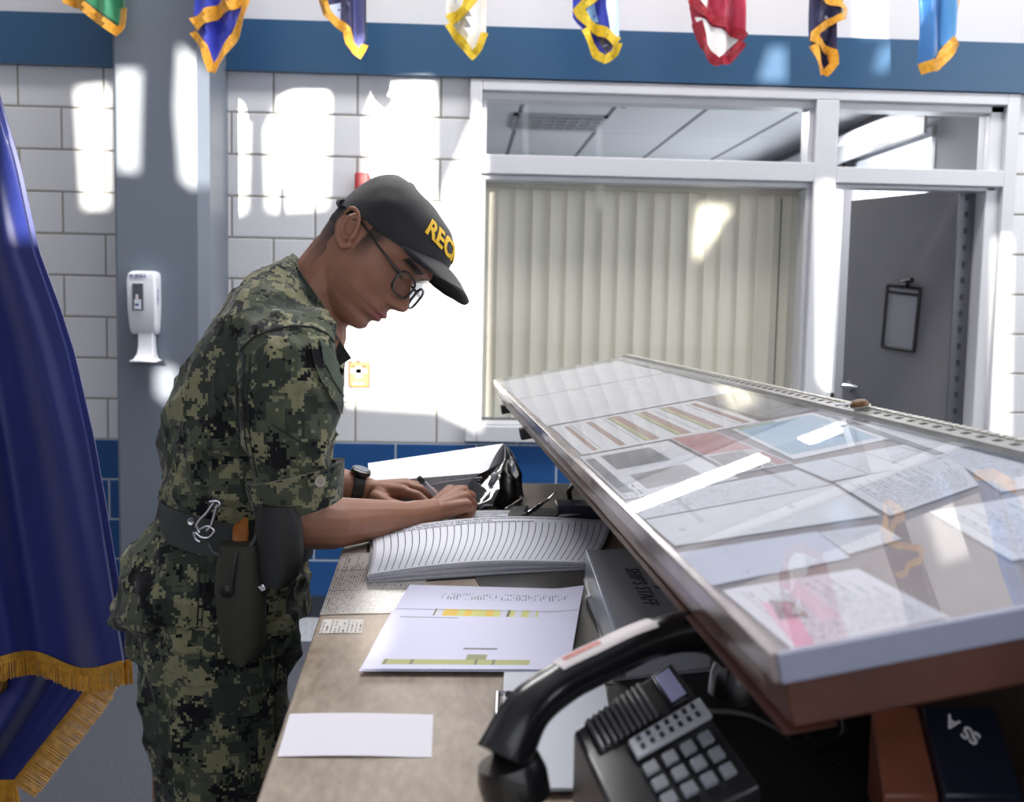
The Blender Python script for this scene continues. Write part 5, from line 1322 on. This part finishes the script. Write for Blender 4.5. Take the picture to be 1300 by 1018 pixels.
cd_ = cat([oy(*q, 1.64) for q in ((264, 690), (272, 702), (292, 706), (312, 700), (325, 682), (331, 660), (330, 640))])
MB().tube(cd_, .0035, mat('grey_coil', (60, 62, 64), .5), 8).build('radio_cord', person, smooth=60)
cd2 = cat([oy(*q, 1.645) for q in ((262, 690), (276, 706), (286, 722), (290, 738))]); MB().tube(cd2, .003, mat('grey_coil', (60, 62, 64), .5), 8).build('lanyard', person, smooth=60)
kc = MB()
for ln_ in (((272, 638), (262, 652), (254, 660), (250, 668), (253, 676)), ((276, 640), (272, 655), (268, 668), (262, 674)), ((266, 637), (276, 636), (279, 641), (273, 645)), ((248, 676), (256, 682), (266, 682), (272, 674), (264, 668), (254, 672)), ((246, 675), (248, 684), (254, 688))):
    kc.tube(cat([oy(*q, 1.655) for q in ln_], 4), .0028, chrome, 8)
kc.build('steel_snap_hooks', person, smooth=60)
MB().lathe(hit(243, 662, BE, .0005) or oy(243, 662, 1.7), [(.004, 0), (.006, .001), (.005, .002), (.003, .0015)], chrome, 14, ax=(0, -1, 0)).build('belt_eyelet', be, smooth=40)
# ---- cap
capm = mat('black_cap_twill', (21, 21, 26), .75, sheen=.2, bump=.25, bs=500)
cap = MB()
def zr(x_): return .013+.019*(x_+.082)/.19+.022*(max(0, x_-.05)/.062)**2
NP, NTt = 64, 22
def rimp(a):
    ca, sa = math.cos(a), math.sin(a); x_ = .018+(.095 if ca > 0 else .100)*ca; return Vector((x_, .0785*sa, zr(x_)))
A_ = Vector((-.022, 0, .114))
R = []
for i in range(NTt+1):
    t_ = i/NTt*PI/2*.992; cf, sf = math.cos(t_)**.66, math.sin(t_)**.97
    ring = []
    for k in range(NP):
        a = 2*PI*k/NP; r = rimp(a); p = Vector((A_.x+(r.x-A_.x)*cf, r.y*cf, r.z+(A_.z-r.z)*sf))
        p += Vector((.0018*noise.noise(p*40), .0018*noise.noise(p*40+Vector((5, 5, 5))), .003*noise.noise(p*25+Vector((9, 0, 0)))))
        ring.append(HM @ p)
    R.append(ring)
inn = [HM @ (rimp(2*PI*k/NP)*.97+Vector((0, 0, .004))) for k in range(NP)]
cap.rings([inn]+R, capm, cap=False); cap.poly(R[-1], capm)
cpo = cap.build('cap', person, smooth=60)
vz = MB()
def vis(s, t_, dz=0):
    a = (s-.5)*2; y_ = .0665*math.sin(a*1.2)/math.sin(1.2); yy_ = min(abs(y_)/.0785, .999)
    xin = .018+.096*math.sqrt(1-yy_**2); 
    xo = .166-.026*abs(a)**3-.046*abs(a)**10
    x_ = xin+(xo-xin)*t_*(1-.0*abs(a))
    z_ = zr(xin)+.001+t_*(.046-.015*a*a-zr(xin)-.001)+.003*math.sin(PI*t_)*(1-a*a)
    y_ = y_*(1-.10*t_*abs(a)**2)
    return HM @ Vector((x_, y_, z_+dz))
vz.grid(lambda s, t_: vis(s, t_), 40, 14, capm, -.0035 if False else .0035)
vz.build('visor', cpo, smooth=60)
bt3 = MB(); c_ = HM @ (A_+Vector((0, 0, .000))); bt3.lathe(c_, [(.009, 0), (.008, .003), (.001, .0045)], capm, 16, ax=(HM.to_3x3() @ Vector((0, 0, 1)))); bt3.build('top_button', cpo, smooth=50)
# adjuster bump at the back of the cap
st_ = MB(); st_.tube([HM @ (rimp(math.radians(a))+Vector((-.0, 0, .004))) for a in range(140, 221, 8)], .006, capm, 8); st_.build('back_strap', cpo, smooth=50)
# lettering wrapped on the front panel
CB = BVHTree.FromPolygons([v.co.copy() for v in cpo.data.vertices], [tuple(p.vertices) for p in cpo.data.polygons])
yel = mat('yellow_embroidery', (246, 196, 36), .6, bump=.4, bs=900)
me = text_mesh('RECRUIT', .033, yel, .0012, .0011)
bm = bmesh.new(); bm.from_mesh(me); bmesh.ops.triangulate(bm, faces=bm.faces[:])
for _ in range(3):
    es = [e for e in bm.edges if e.calc_length() > .004]
    if es: bmesh.ops.subdivide_edges(bm, edges=es, cuts=1); bmesh.ops.triangulate(bm, faces=bm.faces[:])
M3h = HM.to_3x3()
for v in bm.verts:
    a = v.co.x*1.0/.082; zc = .083+v.co.y*.95+.0*abs(a); hgt = v.co.z
    o_ = Vector((.018, 0, zc-.002)); d_h = Vector((math.cos(a), math.sin(a), 0)); 
    loc, no, _, _ = CB.ray_cast(HM @ (o_+d_h*.2), -(M3h @ d_h).normalized())
    if loc is None: loc = HM @ (o_+d_h*.09); no = M3h @ d_h
    no = (M3h @ d_h).normalized(); v.co = loc+no*(.0008+max(0, hgt)*1.0)
bm.to_mesh(me); bm.free()
lo_ = bpy.data.objects.new('cap_lettering', me); COL.objects.link(lo_); lo_.parent = cpo
# ---- glasses
gm = mat('black_glasses_frame', (14, 14, 16), .25, coat=.4); lens = glass_mat('spectacle_lens', tint=(.92, .94, .95), refl=1.6, rough=.02)
gs = empty('glasses'); gs.parent = person
def LP(x_, y_, z_): return HM @ Vector((x_, y_, z_))
tilt = Vector((-.10, 0, 1)).normalized()
for sy in (-1, 1):
    c_l = Vector((.099, sy*.033, -.006)); ex_l = Vector((-.22, sy*1, 0)).normalized(); ring = []
    for k in range(28):
        a = 2*PI*k/28; ca, sa = math.cos(a), math.sin(a); q = (abs(ca)**3.2+abs(sa)**3.2)**(-1/3.2)
        ring.append(HM @ (c_l+ex_l*(.0255*ca*q)+tilt*(.0168*sa*q)))
    MB().tube(ring+[ring[0]], .0022, gm, 8, cap=False).build('rim', gs, smooth=60)
    MB().poly(ring, lens).build('lens', gs)
    MB().tube([HM @ (c_l+ex_l*.026+tilt*.008), HM @ (c_l+ex_l*.034+tilt*.009+Vector((-.010, 0, 0))), LP(.045, sy*.0715, .008), LP(.0, sy*.0745, .017), LP(-.014, sy*.075, .010)], [.0026, .0026, .002, .002, .0018], gm, 8).build('temple', gs, smooth=60)
MB().tube([HM @ Vector((.102, -.009, .000)), HM @ Vector((.108, 0, .002)), HM @ Vector((.102, .009, .000))], .002, gm, 8).build('bridge', gs, smooth=60)
# ---- wristwatch on the left wrist
wc = oy(452, 618, 2.193); wax = (oy(466, 622, 2.20)-oy(432, 615, 2.185)).normalized(); up_w = (Vector((0, -.25, 1))-wax*wax.dot(Vector((0, -.25, 1)))).normalized(); sd_w = wax.cross(up_w)
wt_ = MB()
wm = mat('black_watch_resin', (18, 18, 20), .35, coat=.2)
wt_.rings([[wc+wax*dx_+(up_w*math.cos(2*PI*k/32)+sd_w*math.sin(2*PI*k/32))*(.031+e_) for k in range(32)] for dx_, e_ in ((-.012, -.002), (-.011, .002), (.011, .0), (.012, -.004))], wm)
wo = wt_.build('wristwatch', person, smooth=50)
MB().lathe(wc+up_w*.030, [(.001, 0), (.020, 0), (.021, .004), (.019, .009), (.016, .0105), (.001, .0105)], wm, 24, ax=up_w).build('watch_case', wo, smooth=40)
MB().lathe(wc+up_w*.0405, [(.001, 0), (.0145, 0), (.0145, .0006), (.001, .0006)], mat('watch_crystal', (120, 130, 140), .08), 24, ax=up_w).build('watch_face', wo, smooth=40)
settle(person)
gs.location = Vector((0, 0, 0))
# ---- the pen he holds
pn = empty('pen', 'silver and black pen held in the writing hand', 'pen', loc=oy(574, 655, 2.09))
pt, pb2 = oy(532, 607, 2.06), oy(581, 656, 2.10); d_p = (pb2-pt).normalized(); ln_p = (pb2-pt).length
MB().lathe(pt, [(.001, .0), (.0045, .001), (.0048, .014), (.0048, .015), (.0052, .016), (.0052, ln_p-.018), (.0015, ln_p-.002), (.0008, ln_p)], mat('silver_pen', (176, 176, 184), .3), 16, ax=d_p).build('barrel', pn, smooth=40)
MB().lathe(pt-d_p*.002, [(.001, 0), (.0052, .001), (.0058, .012), (.0054, .014)], blk, 16, ax=d_p).tube([pt+Vector((0, -.007, .001)), pt+Vector((0, -.008, .001))+d_p*.02], .0015, blk, 6).build('pen_cap', pn, smooth=40)
settle(pn)
# ================================================================== LIGHT
SD = Vector((.13, 1, -.22)).normalized()
YS = -2.5
holes = []  # openings of the unseen back wall, shaped to throw the sun patches
def hole(px, y=YW, scale=1): holes.append([(lambda p: p-SD*((p.y-YS)/SD.y))(oy(a, b, y)) for a, b in px])
hole([(97, 112), (137, 108), (137, 262), (106, 264)])
hole([(146, 88), (178, 88), (175, 218), (148, 216)], cy0)
hole([(250, 84), (268, 100), (294, 118), (292, 250), (266, 258), (252, 246), (246, 160)], 4.9)
hole([(340, 165), (356, 128), (372, 120), (415, 120), (413, 262), (341, 266)])
hole([(466, 150), (480, 112), (549, 104), (549, 282), (500, 286), (466, 240)])
hole([(596, 168), (612, 128), (616, 200), (612, 330), (610, 548), (556, 520), (424, 512), (424, 400), (540, 380), (556, 300), (556, 262)])
hole([(1090, -30), (1139, -30), (1139, 50), (1089, 50)])
hole([(962, 104), (976, 60), (998, 60), (998, 104)], YW-.03)
hole([(1108, 92), (1118, 57), (1150, 57), (1124, 90)], YW-.03)
hole([(1262, 560), (1266, 300), (1286, 300), (1283, 560)], YF)
hole([(890, 255), (930, 258), (884, 330), (884, 300)], 5.2)
hole([(197, 470), (208, 462), (226, 470), (226, 500), (212, 512), (198, 500)], cy0)
hole([(1040, 232), (1060, 232), (1056, 500), (1040, 480)], YF)
def to_z(px, z): return [(lambda p: p-SD*((p.y-YS)/SD.y))(oz(a, b, z)) for a, b in px]
holes.append(to_z([(462, 786), (476, 770), (500, 778), (505, 800), (480, 838), (458, 842)], ZC))
bm = bmesh.new()
def loop(pts):
    vs = [bm.verts.new(p) for p in pts]; return [bm.edges.new((vs[i], vs[(i+1) % len(vs)])) for i in range(len(vs))]
es = loop([Vector((-4, YS, 0)), Vector((4.6, YS, 0)), Vector((4.6, YS, HW)), Vector((-4, YS, HW))])
for h in holes: es += loop(h)
bmesh.ops.triangle_fill(bm, use_beauty=True, use_dissolve=False, edges=es)
fs = bm.faces[:]
r = bmesh.ops.extrude_face_region(bm, geom=fs)
for v in [g for g in r['geom'] if isinstance(g, bmesh.types.BMVert)]: v.co.y -= .02
me = bpy.data.meshes.new('wall_south_sun_mask'); bm.to_mesh(me); bm.free(); me.materials.append(plaster)
o = bpy.data.objects.new('wall_south_sun_mask', me); COL.objects.link(o); o['kind'] = 'structure'
sl = bpy.data.lights.new('sun', 'SUN'); sl.energy = 11; sl.angle = math.radians(.55); sl.color = (1, .95, .86)
so = bpy.data.objects.new('sun', sl); COL.objects.link(so); so.rotation_euler = SD.to_track_quat('-Z', 'Y').to_euler(); so.location = (0, -6, 5)
def area(name, loc, aim, sx, sy, e, col=(1, 1, 1)):
    l = bpy.data.lights.new(name, 'AREA'); l.shape = 'RECTANGLE'; l.size = sx; l.size_y = sy; l.energy = e; l.color = col
    o = bpy.data.objects.new(name, l); COL.objects.link(o); o.location = loc
    o.rotation_euler = (Vector(aim)-Vector(loc)).to_track_quat('-Z', 'Y').to_euler(); return o
area('lobby_fill', (.8, -2.3, 2.2), (.6, 5, 1.4), 5, 2.4, 34, (.93, .96, 1))  # added fill light behind the camera, no window stands there
area('side_fill', (4.4, 2.0, 2.6), (0, 2.8, 1.6), 4, 2.4, 95, (.92, .96, 1))  # added fill light from the right, the east wall has no window
area('ceiling_fill', (.9, 3.75, HW-.05), (.9, 3.6, 0), 5, .7, 230, (1, .98, .95))  # added overhead fill light, not a known lobby lamp
area('office_ceiling_lamp', (1.0, 7.45, OC-.06), (1.0, 7.45, 0), 1.3, .3, 75)
area('office_ceiling_lamp', (2.25, 7.45, OC-.06), (2.25, 7.45, 0), .6, .3, 34)
w_ = bpy.data.worlds.new('world'); S.world = w_; w_.use_nodes = True
bg = w_.node_tree.nodes['Background']; bg.inputs[0].default_value = (.86, .93, 1, 1); bg.inputs[1].default_value = 4
